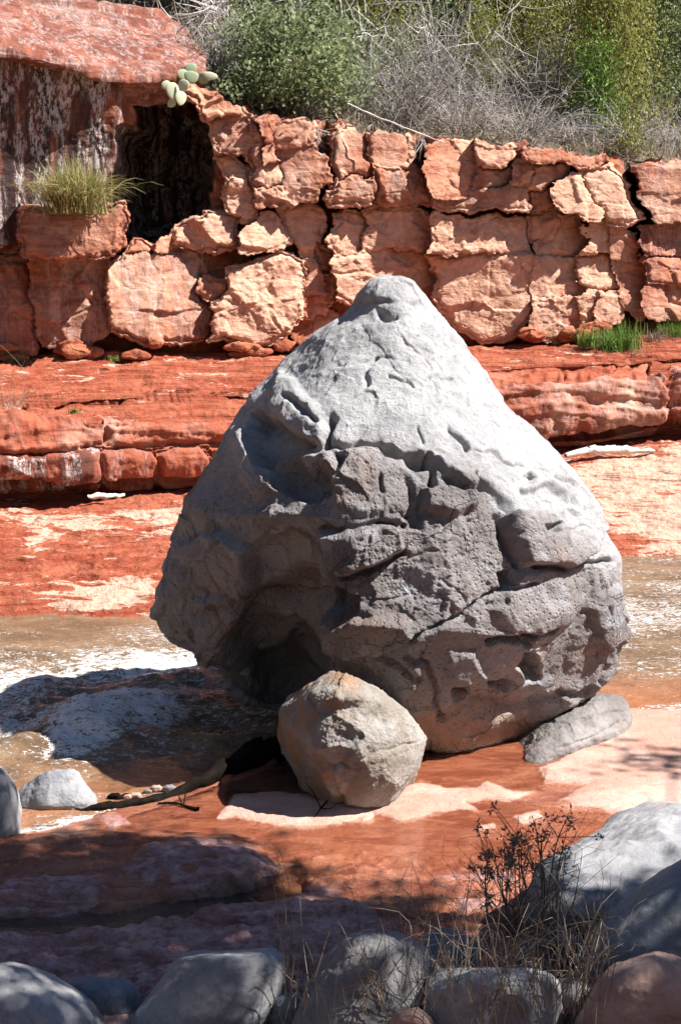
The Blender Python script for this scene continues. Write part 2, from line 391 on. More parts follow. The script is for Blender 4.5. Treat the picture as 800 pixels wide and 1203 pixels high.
# ---- unseen canyon sides, added to cut sky light in the shade
az_ = np.radians(np.arange(32, 329, 3.0)); rr_ = np.array([0, .06, .14, .25, .4, .6, .8, 1.0])
A_, T_ = np.meshgrid(az_, rr_); r0 = np.interp(np.degrees(A_), [32, 80, 120, 180, 240, 300, 328], [22, 30, 20, 9, 12, 12, 20])
hgt_ = np.interp(np.degrees(A_), [32, 60, 90, 130, 180, 250, 300, 328], [18, 14, 14, 20, 26, 26, 24, 20])
rad_ = r0 + T_ * 45
v = np.stack([np.sin(A_) * rad_, 6 + np.cos(A_) * rad_, -1.2 + hgt_ * T_ ** .8], -1)
v = v + (1.6 * fbm(v * .13, 4, s=230) * np.clip(T_ * 5, 0, 1))[..., None] * np.array([.3, .3, 1.])
tag(mesh('unseen_canyon_slopes', v, gridfaces(*A_.shape), M_woods), kind='structure')

# ---- near bank of slickrock
DRY = [[(256, 970), (276, 940), (330, 941), (400, 950), (432, 956), (470, 936), (495, 924), (520, 931), (560, 934), (572, 926), (602, 938), (626, 937), (600, 949), (548, 951), (562, 958), (520, 964), (470, 974), (440, 966), (400, 977), (350, 982), (300, 974)],
       [(632, 908), (700, 880), (728, 836), (800, 833), (1100, 826), (1100, 975), (800, 960), (716, 962), (655, 952), (694, 931), (640, 926)],
       [(425, 966), (442, 964), (438, 972), (424, 974)], [(560, 978), (580, 975), (584, 980), (566, 984)], [(604, 968), (632, 964), (640, 972), (612, 976)]]
MAUVE = [[(146, 1034), (190, 1006), (250, 998), (290, 1004), (322, 1030), (318, 1060), (280, 1076), (204, 1066), (160, 1052)],
         [(-300, 1064), (0, 1062), (60, 1050), (108, 1041), (128, 1056), (108, 1082), (0, 1086), (-300, 1086)],
         [(-300, 1112), (0, 1112), (110, 1108), (180, 1098), (280, 1074), (350, 1054), (410, 1062), (430, 1085), (470, 1110), (470, 1500), (-300, 1500)],
         [(510, 1042), (600, 1038), (606, 1046), (520, 1050)], [(540, 1075), (600, 1070), (600, 1080), (545, 1084)], [(120, 972), (140, 966), (150, 974), (128, 980)]]
POTHOLE = [(247, 1024, 11), (221, 1040, 13), (192, 1052, 9), (286, 1022, 6)]
CHANNEL = [(-300, 1100), (0, 1100), (120, 1096), (200, 1086), (280, 1066), (345, 1050)]
SHOREL = [(-400, 1010), (-60, 1000), (0, 987), (60, 977), (100, 962), (160, 947), (224, 926), (330, 886), (440, 860), (560, 845), (690, 838), (740, 834), (800, 838), (1200, 838)]
def near_h(px, py, v):
    """height, dryness, mauve, deep for points of the near bank (px,py: where the z=0 point is seen)"""
    q = np.stack([v[..., 0], v[..., 1], np.zeros_like(v[..., 0])], -1)
    wob = 7 * pn(q * 4.2, 3) + 4 * pn(q * 11, 4)
    dry = np.full(px.shape, -60.)
    for k, pl in enumerate(DRY): dry = np.maximum(dry, polysd(px, py + wob * .5, pl))
    mau = np.full(px.shape, -60.)
    for pl in MAUVE: mau = np.maximum(mau, polysd(px + wob, py + wob * .8, pl))
    for x, y, r in POTHOLE: mau = np.minimum(mau, np.hypot(px - x, (py - y) * 2.0) - r + wob * .3)
    cd = segdist(px, py + wob, CHANNEL)
    deep = 1 - sstep(4, 22, cd)
    shore = py - itp(px, SHOREL) + wob * .4           # >0 on land
    # roll down into the river
    bed = fbm(q * np.array([.9, 1.6, 1]), 4, s=8) * .018
    st = q[..., 1] * 3.2 + pn(q * 1.3, 6) * 1.2; st = (np.floor(st) + sstep(.0, .25, st % 1)) / 3.2 - q[..., 1]
    h = .035 + bed * .6 + .012 * st
    h = h + .022 * sstep(-6, 10, dry) + .04 * sstep(-14, 26, mau) + .02 * pn(q * 2, 14) * sstep(-10, 22, mau) - .10 * deep
    tr_ = q[..., 1] * 2.6 + .9 * fbm(q * np.array([1.1, 2.2, 1]), 3, s=36); te_ = (tr_ % 1); 
    h = h + (.035 * fbm(q * np.array([2.2, 5.0, 1]), 5, .6, s=31) + .035 * (sstep(0, .12, te_) - te_)) * sstep(990, 1090, py) + .011 * fbm(q * 12, 4, .6, s=41) * sstep(985, 1030, py)
    h = h + (.030 + .022 * fbm(q * np.array([3, 7, 1]), 4, .6, s=43)) * sstep(350, 250, px) * sstep(975, 1000, py)
    h = np.where(shore < 18, h - .25 * sstep(18, -90, shore) - .02 * sstep(14, -8, shore), h)
    bank = np.clip(5.75 + .12 * v[..., 0] - v[..., 1], 0, 9)
    h = h + .10 * bank ** 1.15 + .05 * fbm(q * 1.3, 4, s=21) * np.clip(bank * 2, 0, 1)
    rt = np.clip(v[..., 0] - .85 - .22 * (v[..., 1] - 5.2), 0, 4) * sstep(7.2, 6.2, v[..., 1])
    h = h + .3 * rt
    return h, np.maximum(sstep(-13, 13, dry), sstep(-16, 16, mau)), sstep(-7, 3, mau - np.maximum(dry, -30)), deep * sstep(360, 300, px)
cols = np.concatenate([[-2600, -1400, -800, -500, -350, -250], np.arange(-180, 981, 2.3), [1050, 1150, 1300, 1600, 2200, 3400]])
rows = np.concatenate([[690, 740, 780, 805], np.arange(815, 1215, 1.25), np.arange(1215, 1330, 4), [1350, 1400, 1500, 1650, 1900, 2300, 3000]])
PX, PY = np.meshgrid(cols, rows)
v = G(PX, PY); hh, dr, mv, dp = near_h(PX, PY, v)
v[..., 2] = hh
tag(mesh('slickrock', v, gridfaces(*PX.shape)[:, ::-1], M_ground, attrs=dict(dry=dr, mauve=mv, deep=dp)), kind='structure')
def near_z(x, y):
    p0 = np.array([[[x, y, 0.]]]); a, b = proj(p0); return float(near_h(a, b, p0)[0][0, 0])

# thin sheet of water running over the slickrock
cols = np.arange(-180, 981, 8.0); rows = np.arange(868, 1180, 3.0)
PX, PY = np.meshgrid(cols, rows); v = G(PX, PY, .043)
rp = .25 + .75 * sstep(420, 240, PX) + .4 * sstep(1030, 1075, PY)
v[..., 2] -= .06 * sstep(14, -14, PY - itp(PX, SHOREL))
tag(mesh('shallow_water', v, gridfaces(*PX.shape)[:, ::-1], M_film, attrs=dict(ripple=rp)), kind='structure')

# ---- river
cols = np.concatenate([[-6000, -3000, -1500, -900, -600, -400, -280], np.arange(-180, 350, 1.5), np.arange(350, 690, 5), np.arange(690, 960, 1.8), [1000, 1060, 1150, 1300, 1600, 2200, 3500]])
rows = np.concatenate([[470, 520, 560, 600], np.arange(625, 1010, 1.0), [1030, 1060, 1100]])
PX, PY = np.meshgrid(cols, rows)
v = G(PX, PY); q = v * np.array([1, 1, 0])
wob = 9 * pn(q * 3, 51) + 5 * pn(q * 8, 52)
foam = -.04 + .10 * sstep(730, 760, PY) * sstep(400, 340, PX) + .10 * sstep(690, 720, PX) * sstep(800, 770, PY) + .10 * np.clip(fbm(q * np.array([.8, 3.2, 1]), 3, s=53), -.5, 1)
def fo(poly, amt, soft=16):
    global foam
    sd = polysd(PX + wob, PY + wob * .5, poly); foam = np.maximum(foam, -.02 + (amt + .02) * sstep(-soft * 1.5, soft, sd))
fo([(-300, 780), (0, 782), (60, 785), (130, 778), (150, 790), (80, 800), (40, 830), (0, 850), (-300, 900)], .46, 22)
fo([(140, 776), (165, 768), (215, 768), (245, 778), (225, 788), (180, 794), (145, 800)], .62, 12)
fo([(95, 770), (200, 764), (250, 770), (250, 800), (120, 805), (60, 795)], .42, 16)
fo([(58, 872), (70, 850), (110, 826), (150, 814), (190, 820), (214, 836), (190, 850), (150, 862), (118, 878), (84, 888), (62, 884)], .74, 12)
fo([(0, 852), (40, 846), (80, 838), (70, 858), (30, 864)], .55, 10)
fo([(150, 815), (200, 800), (260, 800), (330, 822), (330, 850), (250, 850), (200, 838)], .26, 18)
fo([(-300, 830), (0, 836), (40, 845), (60, 858), (0, 862), (-300, 890)], .5, 14)
fo([(100, 880), (170, 862), (250, 870), (240, 890), (150, 905), (90, 905)], .20, 14)
fo([(20, 985), (50, 972), (110, 955), (190, 940), (230, 925), (226, 935), (170, 956), (90, 972)], .5, 8)
fo([(725, 700), (800, 712), (1000, 720), (1000, 742), (800, 738), (725, 745)], .30, 14)
fo([(725, 690), (800, 678), (1000, 670), (1000, 690), (800, 700)], .2, 10)
fo([(710, 780), (800, 772), (1000, 768), (1000, 800), (740, 800)], .15, 10)
fo([(740, 838), (800, 832), (1000, 830), (1000, 838), (760, 842)], .35, 6)
fo([(130, 742), (200, 738), (260, 742), (250, 752), (150, 756)], .22, 8)
wv = .030 * fbm(q * np.array([1.5, 3.6, 1]) + .25 * pn(q * 1.3, 59)[..., None], 3, .42, s=60) + .004 * fbm(q * np.array([6, 13, 1]), 3, s=68)
turb = np.clip(foam + .05, 0, 1)
dist = np.where(v[..., 1] > 11, .7, 1.)
v[..., 2] += wv * (0.6 + 2.3 * sstep(740, 800, PY) * sstep(380, 300, PX) + .6 * sstep(690, 740, PX)) * dist * (.25 + .75 * sstep(935, 890, PY))
pile = np.exp(-(((PX - 120) / 85) ** 2 + ((PY - 852 + (PX - 120) * .18) / 22) ** 2))
v[..., 2] += .13 * pile * (1 + .30 * fbm(q * np.array([5, 6, 1]), 4, s=78)) + .05 * np.exp(-((PY - 806 - .06 * (PX - 200)) / 12) ** 2) * sstep(100, 180, PX) * sstep(340, 300, PX) + turb * (.016 * fbm(q * np.array([6, 8, 1]), 4, .6, s=70) + .006 * fbm(q * 24, 3, s=75) + .012)
v[..., 2] -= .06 * np.exp(-(((PX - 130) / 110) ** 2 + ((PY - 905) / 18) ** 2))
shal = np.maximum(sstep(770, 835, PY) * sstep(640, 700, PX), sstep(885, 960, PY + .08 * PX) * .6) * .8
tag(mesh('river', v, gridfaces(*PX.shape)[:, ::-1], M_river, attrs=dict(foam=foam, shallow=shal)), kind='structure')

# ---- far bank: shore slab, lower ledge, terrace
WL = [(-900, 760), (-300, 742), (0, 729), (130, 727), (200, 722), (400, 698), (560, 678), (700, 659), (800, 652), (1000, 640), (1600, 618)]
YB = [(-900, 10.9), (-300, 13.9), (0, 15.4), (400, 17.4), (800, 19.4), (1000, 20.4), (1600, 23.4)]
PB = [(-900, 640), (-300, 600), (0, 589), (130, 583), (250, 574), (400, 558), (560, 540), (600, 535), (700, 526), (800, 514), (1000, 500), (1600, 480)]
YF = [(-900, 14.5), (-300, 17.2), (0, 18.3), (700, 20.9), (800, 21.3), (1000, 22.2), (1600, 25)]
PF = [(-900, 440), (0, 418), (250, 414), (400, 412), (600, 404), (700, 398), (800, 385), (1000, 380), (1600, 370)]
TE = [(-900, 545), (0, 505), (130, 500), (280, 492), (400, 470), (580, 452), (700, 446), (780, 440), (1000, 432), (1600, 420)]
KC = np.array([-900, -300, -100, 0, 60, 130, 200, 280, 400, 500, 560, 620, 700, 760, 800, 900, 1000, 1600], float)
def crow(py, Y): return P(KC, py, Y)
Wt = G(KC, itp(KC, WL)); Bs = crow(itp(KC, PB), itp(KC, YB))
ctrl = [Wt + np.array([0, -1.2, -.7]), Wt + np.array([0, -.25, -.1]), Wt]
for f in (.2, .4, .6, .8): ctrl.append(Wt + (Bs - Wt) * f + np.array([0, 0, .05 * math.sin(f * 3)]))
ctrl += [Bs, crow(itp(KC, PB) - 6, itp(KC, YB) + .35)]
pb, yb, te, pf, yf = (itp(KC, a) for a in (PB, YB, TE, PF, YF))
ctrl += [crow(pb - 22, yb + .25), crow(pb - 30, yb - .02), crow(pb - .55 * (pb - te), yb - .08), crow(te + 4, yb + .02), crow(te - 2, yb + .2)]
s1 = te - .38 * (te - pf)
ctrl += [crow(s1 + 3, yb + .2 + .3 * (yf - yb)), crow(s1 - 1, yb + .22 + .3 * (yf - yb)), crow(te - .7 * (te - pf), yb + .62 * (yf - yb)), crow(pf, yf), crow(pf - 8, yf + .8)]
ctrl = np.array(ctrl)
tc = np.interp(np.concatenate([[-900, -600, -400, -250], np.arange(-150, 960, 1.7), [1050, 1200, 1600]]), KC, np.arange(len(KC)))
tr = np.concatenate([np.linspace(0, 2, 12), np.linspace(2.02, 7, 150), np.linspace(7.05, 9, 20), np.linspace(9.02, 13, 90), np.linspace(13.02, 17, 110)])
v = spline(ctrl, tr, tc)
n = gridnormals(v); n *= np.sign(-n[..., 1:2] + n[..., 2:3] * .8 + 1e-6)
def strat(q, s=0, fz=9.0):
    zz = q[..., 2] + .10 * fbm(q * .55, 3, s=s) + .03 * pn(q * 2.3, s + 4)
    a = zz * fz; b = _g[_h(np.floor(a).astype(np.int64), np.full(a.shape, 7), np.full(a.shape, 3), s), 0]
    b2 = _g[_h(np.floor(a).astype(np.int64) + 1, np.full(a.shape, 7), np.full(a.shape, 3), s), 0]
    f = sstep(.72, 1.0, a % 1); return b + (b2 - b) * f
face = sstep(8.2, 9.0, tr) * sstep(13.8, 13.0, tr)
slab = sstep(2, 3, tr) * sstep(8, 7, tr)
d = .06 * fbm(v * 1.1, 4, s=90) + .022 * fbm(v * 5, 4, .6, s=95) + .007 * fbm(v * 19, 3, .6, s=97)
fc, _ = facet(v * np.array([1.1, 1.1, 2.4]), 12)
d = d + face[:, None] * (.16 * fc + .05 * strat(v, 3, 8) + .06 * fbm(v * np.array([1.2, 1.2, 3]), 3, s=17))
d = d + (slab[:, None]) * (.032 * strat(v + np.array([0, 0, .0]), 5, 13) + .012 * strat(v, 6, 34) - .012)
d = d + (1 - slab[:, None]) * (1 - face[:, None]) * (.03 * strat(v, 9, 15))
LED = [
 ([(-140, 500), (-20, 498), (60, 502), (122, 508), (124, 522), (60, 532), (-140, 536)], .34, .15, .1, 0, .4),
 ([(-140, 538), (60, 533), (116, 526), (120, 555), (112, 578), (0, 588), (-140, 594)], .18, -.1, .75, 0, .5),
 ([(124, 504), (180, 500), (236, 497), (290, 492), (290, 514), (240, 522), (180, 524), (126, 524)], .30, .25, .1, 0, .3),
 ([(118, 530), (150, 526), (178, 530), (182, 552), (176, 574), (122, 578)], .30, -.05, .2, 0, .2),
 ([(184, 532), (210, 526), (232, 526), (246, 542), (240, 560), (214, 570), (182, 572)], .34, .1, .1, 0, .2),
 ([(248, 526), (290, 520), (320, 530), (320, 560), (262, 566), (250, 548)], .22, .1, .1, 0, .2),
 ([(545, 470), (600, 455), (660, 452), (720, 446), (772, 443), (783, 462), (782, 486), (768, 512), (735, 527), (660, 533), (580, 534)], .30, .42, .25, 0, .2),
 ([(786, 440), (830, 434), (930, 430), (930, 500), (800, 508), (787, 480)], .1, .2, .3, 0, .2),
 ([(660, 436), (720, 430), (758, 428), (760, 438), (720, 442), (664, 444)], -.1, .2, .0, .0, .2),
 ([(562, 444), (600, 440), (664, 436), (660, 446), (600, 452), (566, 454)], -.05, .2, .0, .0, .2),
]
px_, py_ = proj(v)
q0 = np.stack([px_, py_, 0 * px_], -1); jx = px_ + 6 * pn(q0 / 22., 25) + 2 * pn(q0 / 7., 26); jy = py_ + 3 * pn(q0 / 22., 27) + 1.5 * pn(q0 / 7., 28)
for pts, w_, dp_ in (([(-200, 474), (100, 474), (200, 468), (292, 459)], 2.2, .14), ([(-200, 662), (60, 657), (210, 642)], 1.6, .05), ([(560, 456), (660, 448), (770, 441)], 2.0, .12), ([(660, 437), (715, 436), (760, 432)], 1.8, .10), ([(700, 612), (760, 608), (900, 606)], 1.4, .04), ([(640, 566), (720, 552), (860, 546)], 1.3, .03)):
    d = d - dp_ * np.exp(-(segdist(jx, jy, pts) / w_) ** 2)
own = np.full(px_.shape, -1); bsd = np.full(px_.shape, -3.0)
for k, b_ in enumerate(LED):
    sd = np.where(((tr > 8.3) & (tr < 15.5))[:, None], polysd(jx, jy, b_[0]), -99); m_ = sd > bsd; own = np.where(m_, k, own); bsd = np.where(m_, sd, bsd)
for k, b_ in enumerate(LED):
    d = np.where(own == k, d + .07 + .20 * b_[1] - .05 * sstep(6, 0, bsd) - .05 * np.exp(-((bsd + .5) / 1.5) ** 2), d)
v = v + n * d[..., None]
px_, py_ = proj(v)
dryb = np.full(px_.shape, -40.)
for pl in ([(150, 606), (230, 596), (262, 590), (300, 600), (300, 640), (215, 632), (180, 618)], [(28, 614), (60, 610), (62, 632), (46, 634)], [(58, 610), (100, 606), (135, 612), (100, 618)],
           [(60, 700), (100, 688), (150, 686), (178, 694), (150, 708), (70, 712)], [(0, 598), (30, 596), (40, 602), (0, 604)],
           [(640, 560), (700, 545), (800, 530), (1100, 530), (1100, 560), (800, 575), (690, 590)], [(690, 590), (800, 580), (1100, 575), (1100, 610), (800, 618), (705, 608)],
           [(722, 604), (800, 600), (1100, 600), (1100, 655), (800, 650), (760, 640)]):
    dryb = np.maximum(dryb, polysd(px_, py_, pl))
dry = sstep(-20, 10, dryb) * .62 * (tr < 9)[:, None] + .10 + .12 * sstep(500, 700, px_) * (tr < 8)[:, None]
fcs = gridfaces(*v.shape[:2])[:, ::-1]; fo_ = own.ravel()[fcs[:, 0]]
def bankmesh(name, sel, m, parent=None):
    f = fcs[sel]; u, inv = np.unique(f, return_inverse=True)
    return mesh(name, v.reshape(-1, 3)[u], inv.reshape(f.shape), m, parent, attrs=dict(dry=dry.ravel()[u]))
bank = tag(bankmesh('far_bank', fo_ < 0, M_shore), kind='structure')
for k, b_ in enumerate(LED):
    if (fo_ == k).sum() > 4:
        o = bankmesh('ledge_block', fo_ == k, M_ledge, bank); o['pale'] = b_[2]; o['varnish'] = b_[3]

# ---- cliff
BLK = [  # outline, outward, pale, varnish, tilt
 # juts beside the alcove
 ([(214, 108), (237, 94), (265, 101), (281, 119), (289, 136), (260, 137), (246, 138), (231, 116)], .55, .45, 0, (.2, .9)),
 ([(247, 141), (260, 136), (290, 135), (300, 146), (297, 174), (282, 178), (258, 176)], .50, .4, .15, (-.2, 0)),
 ([(257, 184), (271, 183), (288, 199), (297, 220), (299, 246), (293, 259), (266, 250), (266, 207)], .45, .75, 0, (-.2, .2)),
 ([(298, 145), (307, 150), (312, 182), (314, 216), (301, 219), (295, 178)], .18, .4, .2, (0, 0)),
 ([(305, 141), (322, 139), (327, 165), (308, 170)], .16, .4, .2, (0, 0)),
 ([(308, 171), (327, 167), (328, 191), (311, 195)], .2, .45, .1, (0, 0)),
 ([(311, 197), (328, 193), (331, 214), (313, 218)], .2, .6, 0, (0, .2)),
 ([(295, 221), (331, 217), (345, 238), (297, 240)], .28, .3, .1, (0, -.4)),
 ([(318, 151), (344, 146), (363, 147), (364, 167), (345, 172), (325, 176)], .4, .5, .1, (-.3, .4)),
 ([(328, 176), (360, 170), (378, 187), (379, 214), (364, 238), (332, 236)], .2, .3, .25, (-.5, .1)),
 ([(386, 160), (405, 147), (431, 150), (434, 181), (433, 207), (394, 210)], .42, .42, .15, (-.2, .1)),
 ([(392, 211), (435, 209), (438, 238), (386, 238)], .38, .5, .2, (0, 0)),
 ([(436, 152), (462, 146), (478, 160), (485, 182), (482, 198), (440, 196)], .42, .5, .12, (.1, .2)),
 ([(441, 198), (484, 200), (485, 240), (440, 238)], .46, .4, .3, (.1, 0)),
 ([(506, 176), (530, 168), (554, 166), (558, 200), (556, 232), (514, 236), (505, 214)], .40, .5, 0, (0, .1)),
 ([(556, 168), (578, 164), (597, 172), (600, 186), (585, 196), (562, 194)], .42, .35, .1, (0, .2)),
 ([(560, 195), (586, 197), (600, 190), (603, 212), (590, 222), (560, 222)], .38, .35, .3, (0, 0)),
 ([(600, 193), (622, 193), (626, 215), (603, 220)], .40, .5, .1, (0, .1)),
 ([(508, 236), (556, 222), (622, 220), (624, 242), (560, 244), (512, 244)], .46, .55, .3, (0, .1)),
 ([(619, 176), (640, 172), (672, 177), (708, 181), (703, 196), (662, 190), (622, 189)], .55, .2, .1, (0, 0)),
 ([(625, 194), (659, 191), (660, 214), (640, 222), (626, 222)], .36, .45, .2, (0, 0)),
 ([(652, 216), (684, 203), (690, 222), (706, 244), (698, 256), (668, 250), (655, 240)], .42, .75, .05, (-.1, .3)),
 ([(685, 202), (716, 197), (734, 224), (744, 252), (736, 262), (706, 258), (705, 240), (692, 222)], .5, .65, .15, (.2, .3)),
 ([(627, 224), (650, 222), (652, 244), (640, 248), (628, 246)], .15, .3, .2, (0, 0)),
 ([(751, 199), (800, 194), (870, 190), (870, 262), (800, 264), (772, 258), (757, 238)], .35, .3, .25, (-.2, .1)),
 ([(870, 192), (960, 190), (960, 300), (872, 300)], .4, .3, .25, (0, 0)),
 # middle course
 ([(202, 288), (208, 270), (238, 260), (249, 252), (277, 255), (277, 284), (232, 292)], .50, .6, .1, (0, .5)),
 ([(282, 289), (296, 268), (309, 254), (321, 257), (334, 282), (330, 293), (301, 294)], .42, .85, 0, (0, .3)),
 ([(328, 246), (345, 241), (365, 240), (378, 280), (372, 294), (356, 302), (344, 284)], .4, .55, .0, (-.3, .3)),
 ([(391, 255), (410, 250), (427, 254), (424, 290), (399, 299), (391, 285)], .36, .55, .0, (0, .2)),
 ([(430, 250), (456, 241), (486, 246), (500, 262), (500, 292), (460, 296), (427, 294)], .44, .55, .05, (0, .3)),
 ([(386, 302), (430, 298), (500, 296), (506, 330), (480, 350), (420, 360), (390, 345)], .4, .65, .05, (0, .1)),
 ([(511, 256), (549, 262), (612, 258), (617, 292), (600, 298), (560, 300), (512, 296)], .42, .8, .0, (0, .1)),
 ([(504, 300), (560, 303), (618, 298), (624, 335), (626, 372), (600, 396), (566, 402), (520, 360)], .48, .95, .0, (0, .1)),
 ([(622, 254), (645, 249), (655, 262), (648, 284), (628, 280)], .3, .5, .1, (-.2, .2)),
 ([(656, 262), (680, 254), (682, 286), (672, 300), (630, 299), (632, 284), (650, 284)], .32, .6, .05, (0, .1)),
 ([(684, 272), (703, 258), (714, 275), (714, 298), (682, 300)], .38, .85, 0, (0, .1)),
 ([(716, 270), (732, 268), (748, 290), (744, 306), (718, 304)], .28, .45, .15, (0, 0)),
 ([(626, 302), (674, 302), (684, 336), (680, 346), (630, 350)], .36, .55, .1, (-.1, .1)),
 ([(676, 302), (712, 301), (726, 322), (730, 336), (706, 342), (686, 340)], .42, .7, .05, (0, .3)),
 ([(628, 352), (676, 347), (682, 378), (668, 398), (632, 396)], .44, .55, .15, (0, .0)),
 ([(678, 346), (700, 344), (702, 372), (686, 382)], .42, .85, 0, (0, 0)),
 ([(702, 345), (724, 342), (732, 360), (726, 374), (704, 374)], .34, .5, .05, (0, .1)),
 ([(722, 308), (746, 306), (757, 334), (748, 368), (730, 352)], .22, .35, .1, (0, 0)),
 ([(752, 268), (800, 262), (870, 262), (870, 298), (800, 300), (764, 300)], .15, .15, .3, (0, .3)),
 ([(756, 305), (800, 300), (880, 300), (880, 340), (800, 336), (766, 330)], .35, .2, .2, (0, .3)),
 ([(756, 338), (800, 336), (880, 342), (880, 372), (800, 372), (760, 366)], .4, .25, .15, (0, .2)),
 # big lower blocks on the left
 ([(-120, 310), (0, 306), (30, 309), (36, 340), (40, 375), (46, 414), (-120, 424)], .40, .30, .25, (0, .1)),
 ([(32, 312), (60, 303), (124, 306), (125, 345), (125, 386), (98, 402), (58, 406), (38, 372)], .55, .40, .35, (0, .1)),
 ([(127, 306), (180, 299), (232, 293), (237, 322), (232, 342), (247, 366), (244, 394), (180, 402), (128, 388)], .55, .42, .3, (0, .1)),
 ([(272, 316), (334, 302), (349, 312), (356, 334), (354, 368), (345, 386), (312, 402), (246, 398), (246, 362), (262, 344)], .62, .9, .0, (0, .1)),
 ([(234, 326), (268, 330), (262, 342), (246, 352), (232, 342)], .40, .4, .05, (0, -.3)),
 # shelf holding the grass clump and the streaked wall over it
 ([(28, 246), (60, 248), (110, 248), (142, 244), (144, 288), (110, 299), (60, 302), (30, 302)], 1.75, .30, .05, (-.1, .1)),
 # small rubble between the columns
 ([(357, 310), (372, 304), (382, 322), (378, 344), (362, 348)], .3, .55, 0, (0, 0)),
 ([(376, 284), (388, 296), (388, 312), (378, 318), (372, 300)], .25, .35, 0, (0, .3)),
 ([(383, 322), (392, 318), (398, 346), (386, 352)], .3, .5, 0, (0, 0)),
 ([(358, 350), (378, 346), (384, 364), (366, 376), (356, 368)], .32, .45, 0, (0, 0)),
 ([(368, 376), (386, 364), (398, 374), (384, 390), (366, 392)], .3, .35, 0, (0, .3)),
 ([(346, 388), (364, 378), (366, 396), (350, 404)], .3, .3, 0, (0, 0)),
 ([(488, 200), (503, 210), (504, 240), (490, 240)], .1, .25, .3, (0, 0)),
 ([(184, 300), (190, 282), (202, 282), (200, 298)], .4, .4, .1, (0, .2)),
 ([(150, 300), (164, 284), (182, 290), (178, 302)], .4, .35, .1, (0, .5)),
]

def Yc(px): return itp(px, YF)
CZ = [(-900, 60), (-200, 60), (0, 60), (200, 92), (235, 100), (300, 132), (360, 140), (480, 158), (620, 170), (740, 188), (800, 190), (1600, 190)]   # rim row
kc = np.concatenate([[-900, -500, -300, -220], np.arange(-160, 970, 1.25), [1050, 1200, 1600]])
kr = np.linspace(0, 1, 300)
PXc, T = np.meshgrid(kc, kr)
rim = itp(PXc, CZ); q0 = np.stack([PXc / 26., 0 * PXc, 0 * PXc], -1); rim = rim + (9 * pn(q0, 12) + 5 * pn(q0 * 3.1, 10)) * sstep(205, 240, PXc); PYc = rim + (424 - rim) * T
nn = np.array([.40, -.915, .05])
q0 = np.stack([PXc, PYc, 0 * PXc], -1)
jx = PXc + 8 * pn(q0 / 34., 14) + 4 * pn(q0 / 16., 15) + 2.5 * pn(q0 / 5., 17); jy = PYc + 6 * pn(q0 / 40. + 11, 13) + 3 * pn(q0 / 14. + 31, 16) + 2.0 * pn(q0 / 5. + 9, 18)
own = np.full(PXc.shape, -1); bsd = np.full(PXc.shape, -6.0)
for k, b_ in enumerate(BLK):
    sd = polysd(jx, jy, b_[0]); m_ = sd > bsd; own = np.where(m_, k, own); bsd = np.where(m_, sd, bsd)
Y = Yc(PXc) + .16
axj = PXc + 20 * pn(q0 / 34., 19) + 6 * pn(q0 / 11., 21); ayj = PYc + 18 * pn(q0 / 34. + 5, 20) + 5 * pn(q0 / 11. + 3, 22)
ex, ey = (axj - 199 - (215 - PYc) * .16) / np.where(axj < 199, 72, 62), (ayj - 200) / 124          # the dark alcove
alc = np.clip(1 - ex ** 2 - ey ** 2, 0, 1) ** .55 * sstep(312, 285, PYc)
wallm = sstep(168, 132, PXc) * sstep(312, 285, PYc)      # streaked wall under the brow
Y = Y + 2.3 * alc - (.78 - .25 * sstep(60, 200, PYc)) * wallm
Y = Y + .75 * np.exp(-((PXc - 746) / 11) ** 2) * sstep(400, 330, PYc) + .4 * np.exp(-((PXc - 381) / 5) ** 2) * sstep(246, 230, PYc) + .4 * np.exp(-((PXc - 496) / 8) ** 2) * sstep(250, 230, PYc)
rb = np.random.default_rng(77)
for k, (pl, out, pale, vn, tl) in enumerate(BLK):
    a = np.array(pl, float); cx, cy = a.mean(0); mpp = Y / F; m_ = own == k
    up = cy < 246 and cx > 300
    o_ = out * .62 + (.20 if up else 0) + rb.uniform(-.09, .09)
    tx, ty = tl[0] * .5 + rb.uniform(-.12, .42), tl[1] * .55 + rb.uniform(-.10, .18)
    Yk = Yc(PXc) - o_ + tx * (PXc - cx) * mpp + ty * (cy - PYc) * mpp * (1 if tl[1] >= 0 else -1) * .8
    gw = rb.choice([.15, .4, .8, 1.2])
    Yk = Yk + .022 * gw * sstep(5, 0, bsd) + .05 * gw * np.exp(-((bsd + 1) / 1.5) ** 2) + .10 * gw * sstep(-2.5, -6, bsd)
    Y = np.where(m_, Yk, Y)
v = P(PXc, PYc, Y)
calm = 1 - .85 * wallm - .5 * np.clip(alc * 2, 0, 1)
fc, ft = facet(v * np.array([1.15, 1.15, 1.5]), 22, step=.6, soft=.08)
fc2, ft2 = facet(v * np.array([3.4, 3.4, 5.0]) + 5, 23, step=.7, soft=.10)
bed = strat(v, 33, 5)
rough_ = sstep(-.1, .5, fbm(v * .9, 3, s=37))
dd = calm * (.13 * fc + .036 * (.2 + 1.0 * rough_) * fc2 + .012 * bed - .010 * (1 - ft) - .006 * (1 - ft2) + .5 * np.clip(alc * 2, 0, 1) * (.5 * fc + .25 * fc2)) + .018 * fbm(v * 3, 4, .55, s=35) + .008 * (.4 + rough_) * fbm(v * 12, 4, .62, s=36) + .06 * np.clip(alc * 3, 0, 1) * pn(v * np.array([5, 5, .5]), 77)
v = v + nn * dd[..., None]
stain_shade = .85 * sstep(152, 128, PXc) * sstep(312, 290, PYc) * (own < 0) + 1.0 * np.clip(alc * 3, 0, 1) * (own < 0)  # wall varnish and alcove streaks; also paints shade into the alcove's colour
fcs = gridfaces(*PXc.shape)[:, ::-1]
fo_ = own.ravel()[fcs[:, 0]]
